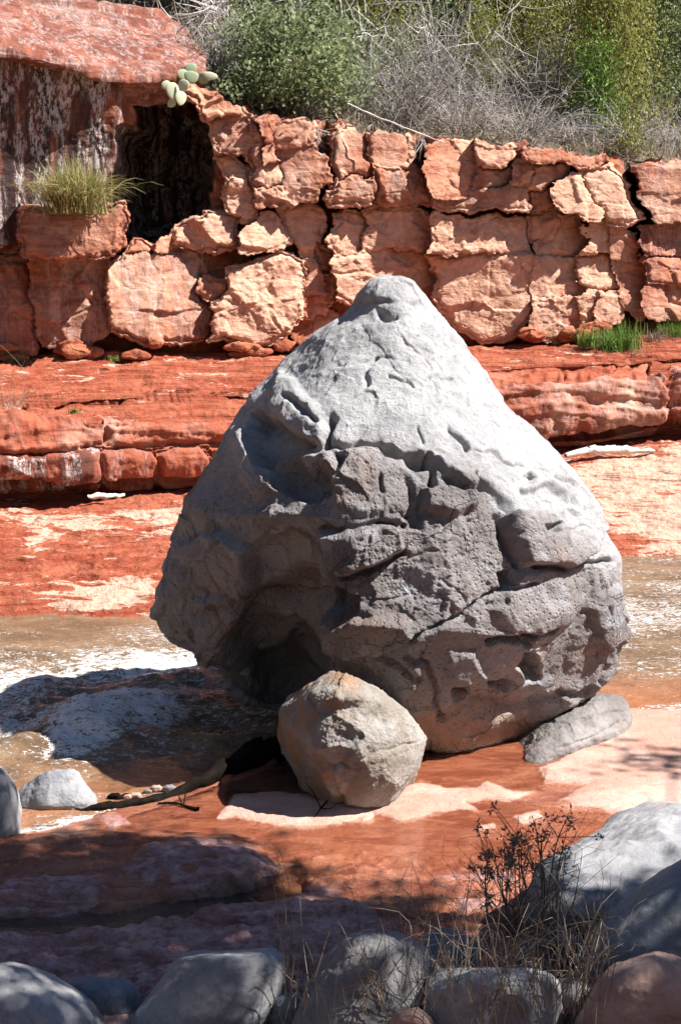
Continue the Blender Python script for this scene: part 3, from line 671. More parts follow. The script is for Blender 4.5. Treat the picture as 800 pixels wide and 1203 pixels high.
def submesh(name, sel, parent=None):
    f = fcs[sel]; u, inv = np.unique(f, return_inverse=True)
    return mesh(name, v.reshape(-1, 3)[u], inv.reshape(f.shape), M_cliff, parent, attrs=dict(stain_shade=stain_shade.ravel()[u]))
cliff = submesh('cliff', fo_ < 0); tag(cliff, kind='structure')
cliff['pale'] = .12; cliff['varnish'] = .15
for k, (pl, out, pale, vn, tl) in enumerate(BLK):
    if (fo_ == k).sum() < 4: continue
    o = submesh('rock_block', fo_ == k, cliff); o['pale'] = pale * 1.15 + .10; o['varnish'] = vn * 1.1

def ray_poly(poly, cx, cy, ang):
    r = np.zeros(len(ang))
    pts = list(poly) + [poly[0]]
    for k, a in enumerate(ang):
        dx, dy = math.cos(a), math.sin(a); best = 0
        for (x0, y0), (x1, y1) in zip(pts[:-1], pts[1:]):
            ex, ey = x1 - x0, y1 - y0; den = dx * ey - dy * ex
            if abs(den) < 1e-9: continue
            t = ((x0 - cx) * ey - (y0 - cy) * ex) / den; u = ((x0 - cx) * dy - (y0 - cy) * dx) / den
            if t > 0 and -1e-6 <= u <= 1 + 1e-6: best = max(best, t)
        r[k] = best
    return r
def rock_block(poly, out, pale=.4, varn=0., thick=.7, bulge=.08, tilt=(0, 0), seed=0, parent=None, name='rock_block', m=None, Yfun=Yc, amp=1.0, grow=3.0, under=0.):
    out = out * .85
    """one sandstone block: outline given where it is seen on the wall, own depth and displaced face"""
    a = np.array(poly, float); x, y = a[:, 0], a[:, 1]; x2, y2 = np.roll(x, -1), np.roll(y, -1)
    A = (x * y2 - x2 * y).sum() / 2; cx = ((x + x2) * (x * y2 - x2 * y)).sum() / 6 / A; cy = ((y + y2) * (x * y2 - x2 * y)).sum() / 6 / A
    size = math.sqrt(abs(A)); N = int(np.clip(size * 2.6, 56, 260)); Mr = int(np.clip(size * .5, 12, 60)); K = 7
    ang = np.linspace(0, 2 * math.pi, N, endpoint=False); r = ray_poly(poly, cx, cy, ang) + grow
    r = np.maximum(r, 2)
    r = r * (1 + .10 * pn(np.stack([np.cos(ang) * 2.6, np.sin(ang) * 2.6, np.full(N, seed * 1.7)], -1), 7) + .05 * pn(np.stack([np.cos(ang) * 8, np.sin(ang) * 8, np.full(N, seed * 2.1)], -1), 8))
    for _ in range(max(1, N // 160)): r = .25 * np.roll(r, 1) + .5 * r + .25 * np.roll(r, -1)
    s = np.concatenate([[0.002], np.linspace(0, 1, Mr + 1)[1:]])
    s = s ** .85
    S, Rr = np.meshgrid(s, r, indexing='ij'); ca, sa = np.cos(ang)[None], np.sin(ang)[None]
    px = cx + S * Rr * ca; py = cy + S * Rr * sa
    Y0 = Yfun(px) - out
    edge = np.clip((S - .88) / .12, 0, 1)
    dep = -bulge * .6 * (1 - S ** 2.5) + .05 * (1 - np.sqrt(np.clip(1 - edge ** 2, 0, 1)))
    mpp = Y0 / F
    Y1 = Y0 + dep + tilt[0] * (px - cx) * mpp + tilt[1] * (py - cy) * mpp
    v = P(px, py, Y1)
    sides = []
    for k in range(1, K + 1):
        f = k / K
        q = P(cx + r * np.cos(ang) * (1 - .04 * f), cy + r * np.sin(ang) * (1 - .04 * f) - under * f * np.clip(np.sin(ang), 0, 1) * r * .6, Y1[-1] + thick * f)
        sides.append(q)
    v = np.concatenate([v, np.array(sides)], 0)
    off = np.array([seed * 3.7, seed * 1.3, 0])
    fc, ft = facet((v + off) * np.array([1.35, 1.35, 1.7]), 40 + seed % 50, step=.8)
    fc2, ft2 = facet((v + off) * np.array([3.8, 3.8, 5.5]), 41 + seed % 50, step=.7)
    # creases between facets and thin bedding cracks
    d = amp * (.25 * fc + .050 * fc2 + .014 * strat(v, 44 + seed % 3, 6) + .012 * fbm((v + off) * 6, 4, .62, s=45) + .005 * fbm(v * 26, 2, s=49) - .03 * (1 - ft) - .008 * (1 - ft2))
    fall = np.concatenate([np.ones(len(s)), np.linspace(.9, 0.3, K)])[:, None]
    v = v + nn * (d * fall)[..., None]
    jit = (fbm((v + off) * 4.5, 3, .6, s=48) * .03)[..., None]
    v = v + jit * np.array([.7, 0, .7])
    o = mesh(name, v, gridfaces(v.shape[0], N, True), m or M_cliff, parent)
    o['pale'] = pale; o['varnish'] = varn
    return o
# thin fallen plates and rubble along the cliff foot
for k in range(46):
    x = random.uniform(-60, 700); y = itp(x, PF) - random.uniform(-4, 12); w_ = random.uniform(6, 22); h_ = random.uniform(3, 7)
    pl = [(x - w_, y), (x - w_ * .5, y - h_), (x + w_ * .6, y - h_ * .9), (x + w_, y - 1), (x + w_ * .5, y + h_ * .6), (x - w_ * .6, y + h_ * .6)]
    rock_block(pl, random.uniform(.35, .6), random.uniform(-.2, .3), 0, seed=100 + k, parent=cliff, name='rock_plate', thick=.5, bulge=.05, amp=.5)

# dome of varnished rock over the left end, with its overhanging brow
kcol = np.array([-500, -200, -60, 0, 60, 120, 165, 195, 215, 232, 242], float)
lip = np.interp(kcol, [-500, 0, 60, 120, 165, 195, 215, 232, 242], [66, 66, 74, 92, 96, 94, 92, 90, 90])
top = np.interp(kcol, [-500, -60, 0, 60, 120, 165, 195, 215, 232, 242], [-52, -34, -22, -8, 4, 12, 22, 34, 48, 62])
yl = Yc(kcol) - np.interp(kcol, [-500, 0, 120, 200, 242], [.85, .85, .72, .40, .2])
rowsd = [P(kcol, lip + 26, yl + .55), P(kcol, lip + 14, yl + .32), P(kcol, lip + 5, yl + .06), P(kcol, lip - 3, yl), P(kcol, lip - 16, yl + .12)]
for f in (.25, .5, .75, 1.0): rowsd.append(P(kcol, lip - 16 + (top - lip + 16) * f, yl + .15 + 2.6 * f ** 1.3))
rowsd.append(P(kcol, top + 14, yl + 5))
ctrl = np.array(rowsd)
v = spline(ctrl, np.linspace(0, len(rowsd) - 1, 200), np.linspace(0, len(kcol) - 1, 330))
n = gridnormals(v); n *= np.sign(-n[..., 1:2] + n[..., 2:3] + 1e-6)
d = .06 * fbm(v * 1.3, 4, s=120) + .035 * strat(v, 121, 11) + .014 * fbm(v * 7, 4, .6, s=123) + .05 * facet(v * 1.6, 61)[0]
v = v + n * d[..., None]
px_, py_ = proj(v)
o = mesh('rock_dome', v, gridfaces(*v.shape[:2])[:, ::-1], M_dome, cliff); o['pale'] = .15; o['varnish'] = .40

# hillside above the cliff
xs = np.concatenate([[-900, -500, -300], np.arange(-200, 1001, 10.), [1200, 1600]]); ts = np.linspace(0, 1, 70)
PXh, T = np.meshgrid(xs, ts)
rim = itp(PXh, CZ) + 4
v = P(PXh, rim, Yc(PXh) + .35)
v[..., 1] += T ** 1.6 * 60; v[..., 0] *= 1 + T * 1.3; v[..., 2] += .42 * (T ** 1.6 * 60) ** .98 * (1 - .15 * T)
v[..., 2] += .35 * fbm(v * .5, 4, s=140) * np.clip(T * 6, 0, 1) - .12 * (T < .01)
tag(mesh('hillside', v, gridfaces(*PXh.shape)[:, ::-1], M_soil), kind='structure')
def hill_z(x, y):
    best = np.argmin((HV[..., 0] - x) ** 2 + (HV[..., 1] - y) ** 2); return float(HV.reshape(-1, 3)[best, 2])
HV = v.copy()

# ================================================================== THE BIG BOULDER
BR = [  # row, then (px, depth) for left edge, three on the left face, ridge, three on the right face, right edge
 (325, [(452, 9.62), (454, 9.60), (457, 9.58), (460, 9.57), (463, 9.57), (467, 9.57), (471, 9.58), (475, 9.60)]),
 (331, [(435, 9.66), (440, 9.52), (448, 9.43), (456, 9.39), (465, 9.38), (474, 9.42), (482, 9.50), (488, 9.64)]),
 (345, [(421, 9.72), (428, 9.48), (438, 9.36), (450, 9.30), (464, 9.29), (478, 9.34), (490, 9.46), (499, 9.68)]),
 (364, [(411, 9.75), (420, 9.48), (432, 9.33), (448, 9.25), (466, 9.22), (485, 9.28), (502, 9.42), (514, 9.72)]),
 (392, [(366, 9.75), (382, 9.42), (404, 9.24), (430, 9.13), (462, 9.08), (494, 9.14), (520, 9.34), (539, 9.72)]),
 (434, [(322, 9.75), (342, 9.36), (368, 9.14), (400, 8.98), (445, 8.91), (494, 8.96), (536, 9.20), (567, 9.70)]),
 (480, [(285, 9.70), (308, 9.24), (338, 8.95), (378, 8.74), (436, 8.69), (500, 8.73), (556, 9.02), (599, 9.62)]),
 (540, [(252, 9.55), (278, 9.10), (318, 8.82), (384, 8.48), (440, 8.43), (524, 8.50), (604, 8.86), (663, 9.50)]),
 (590, [(228, 9.45), (262, 8.96), (318, 8.60), (386, 8.26), (444, 8.25), (540, 8.36), (640, 8.76), (702, 9.40)]),
 (606, [(220, 9.42), (258, 8.92), (316, 8.52), (386, 8.18), (446, 8.20), (546, 8.31), (648, 8.70), (708, 9.36)]),
 (625, [(212, 9.50), (252, 8.99), (316, 8.66), (385, 8.20), (448, 8.17), (552, 8.28), (656, 8.68), (712, 9.34)]),
 (660, [(200, 9.52), (246, 9.02), (318, 8.72), (385, 8.26), (450, 8.13), (560, 8.24), (668, 8.64), (730, 9.30)]),
 (714, [(188, 9.56), (240, 9.04), (318, 8.80), (384, 8.30), (452, 8.12), (562, 8.22), (670, 8.64), (730, 9.30)]),
 (745, [(204, 9.58), (254, 9.22), (326, 9.04), (384, 8.36), (452, 8.14), (562, 8.24), (668, 8.66), (727, 9.28)]),
 (772, [(238, 9.60), (276, 9.42), (336, 9.36), (386, 8.46), (454, 8.18), (562, 8.28), (662, 8.70), (719, 9.26)]),
 (800, [(266, 9.62), (298, 9.66), (346, 9.66), (390, 8.62), (458, 8.26), (560, 8.34), (648, 8.74), (708, 9.22)]),
 (828, [(302, 9.62), (328, 9.78), (360, 9.80), (404, 8.84), (466, 8.36), (556, 8.42), (628, 8.74), (678, 9.16)]),
 (858, [(392, 9.54), (408, 9.36), (424, 9.18), (446, 8.86), (490, 8.50), (548, 8.52), (598, 8.74), (632, 9.08)]),
 (884, [(466, 9.40), (472, 9.24), (480, 9.06), (492, 8.84), (510, 8.62), (544, 8.62), (570, 8.76), (588, 9.02)]),
 (902, [(506, 9.25), (509, 9.10), (513, 8.96), (518, 8.84), (526, 8.76), (538, 8.74), (548, 8.82), (556, 8.98)]),
 (912, [(528, 9.05), (529, 9.03), (530, 9.01), (531, 9.0), (532, 9.0), (533, 9.0), (534, 9.01), (535, 9.03)]),
]
ctrl = []
for y, c in BR:
    l, r = c[0][0], c[-1][0]; wd = (r - l) / 545.0
    Yb = max(c[0][1], c[-1][1]); bk = 1.15 * min(1, wd * 1.25)
    back = [(r - .16 * (r - l), Yb + .62 * bk), (r - .5 * (r - l), Yb + bk), (l + .16 * (r - l), Yb + .66 * bk)]
    ctrl.append([P(x, y, d) for x, d in c + back])
ctrl = np.array(ctrl)
NR = 560
tr = np.interp(np.linspace(0, 1, NR), [0, .1, .9, 1], [0, 2.4, 17.2, len(BR) - 1])
tr = np.interp(np.linspace(325, 912, NR), [b[0] for b in BR], np.arange(len(BR)))
tc = np.concatenate([np.linspace(0, 7, 560, endpoint=False), np.linspace(7, 11, 110, endpoint=False)])
v = spline(ctrl, tr, tc, True)
n = gridnormals(v, True)
cen = np.array([.2, 9.4, 1.4]); n *= np.sign(((v - cen) * n).sum(-1).mean())
px, py = proj(v)
front = sstep(.35, -.05, n[..., 1])
lo = sstep(-34, 48, py + 26 * fbm(v * 2.2, 3, s=7) - itp(px, [(200, 505), (300, 545), (390, 530), (450, 530), (560, 560), (610, 590), (690, 668), (735, 700)]))           # rough lower half, smooth dome above
left = sstep(392, 376, px) * sstep(600, 620, py)
wx = px + 5 * pn(v * 5, 11) + 2.5 * pn(v * 14, 12); wy = py + 5 * pn(v * 5, 13) + 2.5 * pn(v * 14, 14)
D = np.zeros(px.shape)
def crack(pts, w_, dep): 
    global D
    D = D - front * dep * np.exp(-(segdist(wx, wy, pts) / w_) ** 2)
def plate(poly, up, soft=3.0, tilt=(0, 0)):
    global D
    sd = polysd(wx, wy, poly); cx = np.mean([a[0] for a in poly]); cy = np.mean([a[1] for a in poly])
    D = D + front * sstep(-soft, soft, sd) * (up + tilt[0] * (px - cx) / 100 + tilt[1] * (py - cy) / 100)
# smooth upper dome
crack([(341, 466), (356, 481), (372, 493)], 3.2, .05); crack([(388, 488), (385, 505), (384, 524)], 4, .09)
crack([(384, 524), (400, 527), (424, 522), (442, 523)], 3, .05); crack([(530, 504), (538, 514), (549, 525)], 3, .07)
crack([(446, 368), (458, 372), (466, 371)], 3.6, .06); crack([(439, 420), (432, 440), (430, 452)], 2.2, .03)
crack([(456, 448), (475, 449), (486, 453)], 2.2, .03); crack([(505, 443), (530, 446)], 2, .02); crack([(560, 486), (585, 496)], 2, .02)
crack([(400, 430), (440, 420), (480, 422)], 2, .008); crack([(470, 395), (500, 420), (515, 470)], 2, .010); crack([(492, 505), (502, 520)], 1.8, .02)
crack([(549, 525), (580, 532), (612, 545)], 2, .03); crack([(655, 557), (674, 568)], 2.6, .035); crack([(418, 356), (450, 352), (492, 356)], 3, .012)
plate([(411, 366), (421, 344), (440, 326), (480, 326), (498, 344), (492, 352), (470, 356), (440, 352)], .010, 3)
# concavities on the upper left shoulder
plate([(296, 488), (308, 482), (320, 496), (342, 512), (366, 520), (340, 528), (322, 536), (312, 548), (301, 544), (296, 520)], -.15, 4)
plate([(318, 548), (336, 534), (352, 532), (356, 552), (372, 548), (390, 556), (388, 578), (352, 586), (328, 576)], -.13, 5)
plate([(346, 536), (362, 530), (386, 534), (392, 552), (372, 552), (356, 556)], .06, 5)
plate([(282, 512), (291, 506), (297, 534), (308, 556), (330, 566), (330, 580), (296, 582), (284, 560)], .05, 4)
plate([(395, 536), (408, 534), (409, 546), (397, 547)], -.07, 2)
plate([(330, 440), (350, 452), (384, 500), (384, 524), (350, 512), (326, 490), (318, 462)], .05, 6)
# broken edge between dome and rough face
plate([(440, 522), (456, 526), (470, 534), (472, 540), (456, 539), (446, 532)], -.09, 2); plate([(472, 536), (490, 533), (508, 538), (506, 549), (488, 550), (476, 544)], -.14, 3)
crack([(507, 536), (509, 552), (507, 568)], 3.2, .12); plate([(520, 560), (532, 563), (544, 574), (536, 579), (523, 576)], -.10, 2.5)
plate([(510, 540), (545, 536), (560, 552), (556, 578), (545, 575), (524, 556)], .05, 4)
plate([(497, 578), (520, 576), (552, 582), (556, 602), (530, 606), (500, 602)], .07, 3); plate([(470, 600), (492, 592), (500, 606), (496, 622), (474, 622)], -.06, 3)
plate([(404, 548), (440, 540), (470, 546), (496, 572), (470, 596), (430, 606), (392, 600), (388, 570)], .04, 5)
crack([(446, 567), (452, 580)], 3, .05); crack([(478, 560), (484, 586), (480, 600)], 4, .05)
crack([(556, 560), (570, 575), (590, 588), (602, 600)], 4, .06); crack([(562, 575), (585, 592)], 3, .04)
plate([(618, 556), (626, 556), (630, 562), (622, 564)], -.06, 1.6)
plate([(614, 574), (648, 568), (672, 586), (686, 609), (650, 606), (616, 596)], -.05, 3)
# the squared block on the right and the lumps round it
plate([(588, 604), (600, 602), (688, 611), (700, 626), (696, 646), (673, 666), (627, 662), (606, 660)], .12, 2.5, (-.02, .03))
crack([(588, 604), (596, 630), (606, 660)], 4, .10); crack([(627, 664), (660, 667), (690, 660), (718, 659)], 3, .06)
plate([(626, 624), (640, 622), (642, 632), (630, 634)], -.05, 2)
plate([(376, 628), (410, 622), (442, 614), (474, 622), (474, 648), (442, 664), (404, 672), (386, 658)], .08, 3, (0, .03))
crack([(376, 626), (410, 624), (448, 613), (476, 616)], 3, .07); crack([(405, 673), (445, 668), (476, 650)], 3.5, .06)
plate([(588, 672), (600, 668), (604, 684), (594, 694)], -.10, 3)
crack([(626, 684), (594, 694), (562, 708), (518, 730), (480, 745)], 2.6, .05)
plate([(386, 686), (400, 692), (420, 700), (422, 722), (402, 730), (386, 716)], -.14, 4)
plate([(382, 718), (402, 722), (432, 728), (472, 724), (484, 742), (446, 764), (404, 768), (384, 760)], .08, 4)
plate([(608, 668), (660, 668), (678, 700), (668, 730), (640, 742), (600, 744), (580, 720)], .04, 6)
crack([(576, 752), (592, 750), (607, 749)], 3.6, .09); crack([(610, 748), (628, 745), (646, 738)], 3, .08); plate([(610, 742), (624, 744), (622, 758), (612, 756)], -.08, 3)
plate([(612, 766), (624, 764), (632, 782), (634, 796), (620, 800), (608, 784)], -.15, 4); plate([(574, 804), (588, 800), (602, 804), (596, 810), (578, 811)], -.10, 3)
plate([(536, 816), (552, 812), (558, 824), (548, 832), (538, 828)], -.12, 4); crack([(655, 813), (672, 816), (692, 806)], 4, .07)
plate([(684, 714), (700, 701), (727, 690), (729, 752), (704, 766), (692, 744)], .05, 3); crack([(684, 714), (696, 744), (706, 768), (700, 796)], 3, .05)
crack([(478, 770), (500, 780), (512, 800), (516, 850)], 4, .05); crack([(440, 770), (470, 782), (490, 800)], 4, .05)
crack([(516, 850), (560, 830), (610, 840), (650, 820)], 5, .05); plate([(530, 770), (560, 765), (566, 796), (548, 806), (528, 800)], .05, 5)
plate([(560, 812), (600, 815), (630, 806), (640, 822), (590, 846), (555, 844)], -.05, 6)
# left underside
plate([(215, 640), (262, 622), (300, 640), (290, 700), (240, 720), (200, 700)], .07, 6, (.03, -.05)); plate([(300, 640), (345, 622), (378, 640), (372, 720), (330, 735), (296, 700)], -.07, 6, (-.05, .03))
plate([(240, 726), (300, 712), (340, 742), (330, 780), (280, 784), (236, 760)], .09, 5, (.0, .06)); plate([(272, 742), (300, 700), (338, 676), (380, 684), (383, 806), (352, 816), (304, 796)], -.19, 14)
crack([(262, 622), (300, 640), (296, 700), (340, 742)], 3, .05)
crack([(222, 700), (260, 694), (300, 720)], 9, .06); crack([(250, 790), (290, 780), (330, 782)], 10, .06)
f1, ft1 = facet(v * 1.9 + 3, 71, step=.25); f2, ft2 = facet(v * 5.0, 72, step=.45); f3, ft3 = facet(v * 13.0, 73, step=.4)
f1_, _, _, _ = worley(v * 10.0 + .6 * pn(v * 6, 88)[..., None], 81); pits = np.clip(.30 - f1_, 0, 1) * sstep(.0, .35, pn(v * 1.7, 82))
f1b, _, _, _ = worley(v * 24.0, 83); pits2 = np.clip(.30 - f1b, 0, 1) * sstep(-.1, .3, pn(v * 2.6, 84))
rg = np.clip(lo * (1 - .35 * left), 0, 1)
patch = sstep(-.25, .35, fbm(v * 1.5, 3, s=86)); rg2 = rg * (.35 + .65 * patch)
D += .012 * fbm(v * 2.2, 3, s=20) * (1 + rg) + (.05 + .11 * rg) * f1 + (.010 + .036 * rg2) * f2 + .009 * rg2 * f3 - .012 * rg * (1 - ft1) - .006 * rg2 * (1 - ft2)
D += rg2 * (-.06 * pits - .045 * pits2 + .009 * ridged(v * 5, 4, .55, s=25) + .006 * fbm(v * 17, 4, .68, s=26))
D += (1 - rg) * (.007 * fbm(v * 5, 4, .55, s=29) + .020 * f2 + .006 * f3 - .008 * (1 - ft1) + .002 * fbm(v * 30, 3, .6, s=30) - .012 * np.clip(.16 - f1b, 0, 1))
D += left * (.03 * fbm(v * 3, 4, .55, s=33) + .024 * f2 + .014 * f3 - .012 * (1 - ft2) - .03 * pits2)
v = v + n * D[..., None]
v[..., 2] = np.maximum(v[..., 2], -.05)
warm = sstep(800, 880, py + 20 * pn(v * 3, 40)) * front * .9 + .25 * rg * sstep(.0, .6, fbm(v * 1.6, 3, s=47))
v, rg, warm = cap(v, rg, warm); fs = gridfaces(NR + 2, len(tc), True)
big = thing('boulder', (.25, 9.3, 0), 'huge grey pear-shaped boulder standing on the red slickrock by the river', 'boulder')
child('rock_body', big, v, fs, M_boulder, attrs=dict(rough=rg, warm=warm))

# ================================================================== LOOSE ROCKS
def loft_rock(name, rows, Yc_, dep, m, label, cat='rock', group=None, nx=2.5, amp=1.0, seed=0, fs_=2.2, res=90, shear=0.0, shx=0.0, part='rock_body', plates=()):
    """a stone whose outline is given row by row, as seen; Yc_ depth of its middle, dep half its thickness"""
    a = np.array(rows, float); hm = (a[:, 2] - a[:, 1]).max() / 2
    nc = int(res * 2.6); t = np.linspace(0, 2 * math.pi, nc, endpoint=False)
    ti = np.linspace(0, 1, res); ti = .5 * ti + .5 * (1 - np.cos(ti * math.pi)) / 2
    yy = np.interp(np.linspace(0, len(a) - 1, res), np.arange(len(a)), a[:, 0])
    W = cr(len(a), np.linspace(0, len(a) - 1, res)); b = W @ a
    cx = (b[:, 1] + b[:, 2]) / 2; hw = np.maximum((b[:, 2] - b[:, 1]) / 2, .3)
    k = np.clip(hw / hm, 0, 1) ** .75
    if a.shape[1] > 3: Yc_ = b[:, 3:4]; Y0_ = float(a[:, 3].mean())
    else: Y0_ = Yc_
    c, s = np.cos(t), np.sin(t); e = 2 / nx
    px = cx[:, None] + hw[:, None] * np.sign(c) * np.abs(c) ** e
    Y = Yc_ + shx * (px - px.mean()) + shear * (b[:, 0] - b[:, 0].mean())[:, None] - dep * k[:, None] * np.sign(s) * np.abs(s) ** e
    v = P(px, np.repeat(b[:, :1], nc, 1), Y)
    n = gridnormals(v, True); n *= np.sign(((v - v.mean((0, 1))) * n).sum(-1).mean())
    size = hm * Y0_ / F; q = v + seed * 5.31
    D = size * amp * (.26 * facet(q * fs_ / (2.2 * size), 90 + seed % 40, step=.1)[0] + .06 * fbm(q / size * .9, 3, s=seed) + .018 * fbm(q / size * 4, 4, .6, s=seed + 3) + .006 * fbm(q / size * 14, 3, .6, s=seed + 5))
    pxx, pyy = proj(v)
    fr = sstep(.35, -.05, n[..., 1])
    for kind, pts, w_, dp_ in plates:
        wx = pxx + 3 * pn(v * 7, 11); wy = pyy + 3 * pn(v * 7, 13)
        if kind == 'c': D = D - fr * dp_ * np.exp(-(segdist(wx, wy, pts) / w_) ** 2)
        else: D = D + fr * dp_ * sstep(-w_, w_, polysd(wx, wy, pts))
    v = v + n * D[..., None]
    lo = v[..., 2].min(); x0, y0 = v[..., 0].mean(), v[..., 1].mean()
    root = thing(name, (float(x0), float(y0), float(lo)), label, cat, group)
    v, = cap(v); child(part, root, v, gridfaces(res + 2, nc, True), m)
    return root

# the small boulder resting against the big one
SR = [(797, [(392, 7.96), (394, 7.94), (397, 7.93), (401, 7.92), (404, 7.92), (407, 7.94)]),
      (803, [(374, 8.0), (382, 7.88), (394, 7.80), (412, 7.79), (424, 7.86), (432, 7.98)]),
      (816, [(354, 8.12), (363, 7.80), (392, 7.62), (424, 7.60), (446, 7.74), (458, 8.0)]),
      (834, [(334, 8.2), (362, 7.70), (392, 7.58), (430, 7.58), (466, 7.72), (482, 8.0)]),
      (858, [(327, 8.24), (367, 7.62), (396, 7.52), (436, 7.51), (478, 7.68), (495, 8.0)]),
      (885, [(336, 8.22), (370, 7.60), (400, 7.50), (438, 7.48), (478, 7.64), (495, 7.98)]),
      (908, [(352, 8.16), (378, 7.62), (402, 7.52), (438, 7.50), (472, 7.64), (490, 7.94)]),
      (930, [(366, 8.0), (382, 7.70), (406, 7.56), (436, 7.54), (462, 7.66), (477, 7.88)]),
      (950, [(385, 7.9), (394, 7.74), (410, 7.64), (432, 7.62), (448, 7.70), (458, 7.84)]),
      (963, [(408, 7.82), (412, 7.78), (418, 7.75), (426, 7.75), (432, 7.77), (438, 7.82)]),
      (968, [(420, 7.82), (421, 7.81), (422, 7.81), (424, 7.81), (425, 7.81), (426, 7.82)])]
def ctrl_rock(RW, thick, nrow, nfr, nbk):
    ctrl = []; wmax = max(c[-1][0] - c[0][0] for _, c in RW); nf = len(RW[0][1])
    for y, c in RW:
        l, r = c[0][0], c[-1][0]; k = (r - l) / wmax * thick; Yb = max(c[0][1], c[-1][1])
        ctrl.append([P(x, y, d) for x, d in c + [(r - .15 * (r - l), Yb + .6 * k), ((l + r) / 2, Yb + k), (l + .15 * (r - l), Yb + .6 * k)]])
    ctrl = np.array(ctrl); ys = [b_[0] for b_ in RW]
    tr = np.interp(np.linspace(ys[0], ys[-1], nrow), ys, np.arange(len(RW)))
    tc = np.concatenate([np.linspace(0, nf - 1, nfr, endpoint=False), np.linspace(nf - 1, nf + 3, nbk, endpoint=False)])
    v = spline(ctrl, tr, tc, True); n = gridnormals(v, True); n *= np.sign(((v - v.mean((0, 1))) * n).sum(-1).mean())
    return v, n
v, n = ctrl_rock(SR, .42, 210, 230, 70)
px, py = proj(v); wx = px + 3 * pn(v * 8, 5); wy = py + 3 * pn(v * 8, 6); fr = sstep(.35, -.05, n[..., 1])
D = .12 * facet(v * 2.7, 99, step=.22)[0] + .010 * facet(v * 8, 98, step=.4)[0] + .006 * fbm(v * 6, 4, .6, s=61) + .005 * fbm(v * 22, 4, .6, s=62)
for pts, w_, dp_ in (([(425, 892), (450, 882), (470, 878), (492, 870)], 2.0, .008), ([(372, 888), (384, 904), (396, 930), (400, 948)], 4, .03), ([(381, 905), (400, 898), (408, 902)], 3, .02), ([(361, 818), (366, 832), (364, 850)], 4, .02)):
    D -= fr * dp_ * np.exp(-(segdist(wx, wy, pts) / w_) ** 2)
for pl, up, so_ in (([(424, 838), (446, 830), (462, 846), (452, 884), (430, 890), (420, 866)], -.025, 6), ([(376, 906), (396, 900), (404, 924), (396, 940), (382, 926)], .03, 4), ([(372, 834), (416, 826), (420, 870), (404, 896), (376, 890)], -.018, 8)):
    D += fr * up * sstep(-so_, so_, polysd(wx, wy, pl))
v = v + n * D[..., None]
root = thing('boulder', (.08, 7.85, .02), 'small rounded tan and grey boulder leaning in front of the huge boulder', 'boulder')
wm = sstep(440, 400, px + 26 * pn(v * 3, 141)) * sstep(-.2, .35, fbm(v * 3.2, 3, s=142)); v, wm = cap(v, wm); child('rock_body', root, v, gridfaces(212, 300, True), M_small, attrs=dict(warm=wm, rough=.3 * wm))

v, n = ctrl_rock([(817, [(694, 9.25), (700, 9.22), (712, 9.22), (724, 9.28)]), (824, [(668, 9.3), (680, 9.12), (705, 9.08), (735, 9.22)]), (838, [(632, 9.3), (655, 8.98), (695, 8.92), (741, 9.15)]),
    (852, [(612, 9.3), (640, 8.86), (690, 8.82), (742, 9.1)]), (866, [(598, 9.25), (632, 8.72), (690, 8.72), (736, 9.08)]), (880, [(592, 9.15), (626, 8.58), (680, 8.66), (718, 9.0)]),
    (892, [(594, 9.0), (622, 8.5), (660, 8.58), (694, 8.85)]), (902, [(604, 8.8), (622, 8.46), (640, 8.48), (664, 8.62)]), (908, [(622, 8.55), (628, 8.5), (634, 8.5), (640, 8.52)])], .3, 130, 190, 60)
px, py = proj(v); wx = px + 3 * pn(v * 8, 15); wy = py + 3 * pn(v * 8, 16); fr = sstep(.35, -.05, n[..., 1])
D = .05 * facet(v * np.array([3, 3, 5]), 97, step=.35)[0] + .02 * facet(v * 8, 96)[0] + .008 * fbm(v * 6, 4, .6, s=161) + .004 * fbm(v * 24, 3, .6, s=162)
for pts, w_, dp_ in (([(636, 858), (680, 846), (730, 836)], 2.0, .012), ([(650, 880), (690, 868), (726, 850)], 1.8, .010)): D -= fr * dp_ * np.exp(-(segdist(wx, wy, pts) / w_) ** 2)
v = v + n * D[..., None]
root = thing('rock', (1.45, 9.0, -.03), 'brown-grey flat slab lying under the right side of the huge boulder', 'rock')
v, = cap(v); child('rock_body', root, v, gridfaces(132, 250, True), M_slab)
loft_rock('rock', [(812, 688, 696), (818, 683, 699), (826, 680, 700), (834, 682, 698)], 9.35, .1, M_white, 'pale chip of stone wedged between the huge boulder and the flat slab', seed=4, res=30)
loft_rock('rock', [(902, -30, 4), (915, -40, 14), (935, -46, 22), (960, -50, 25), (985, -46, 24), (1000, -36, 16)], 7.45, .3, M_grey, 'smooth grey stone cut by the left edge, standing in the shallow stream', seed=5, amp=.5)
loft_rock('rock', [(906, 66, 84), (910, 48, 90), (920, 34, 96), (934, 18, 110), (948, 10, 116), (960, 16, 108)], 7.95, .22, M_grey, 'pale wet stone lapped by white water at the river edge', seed=6, amp=.9, nx=2.2)
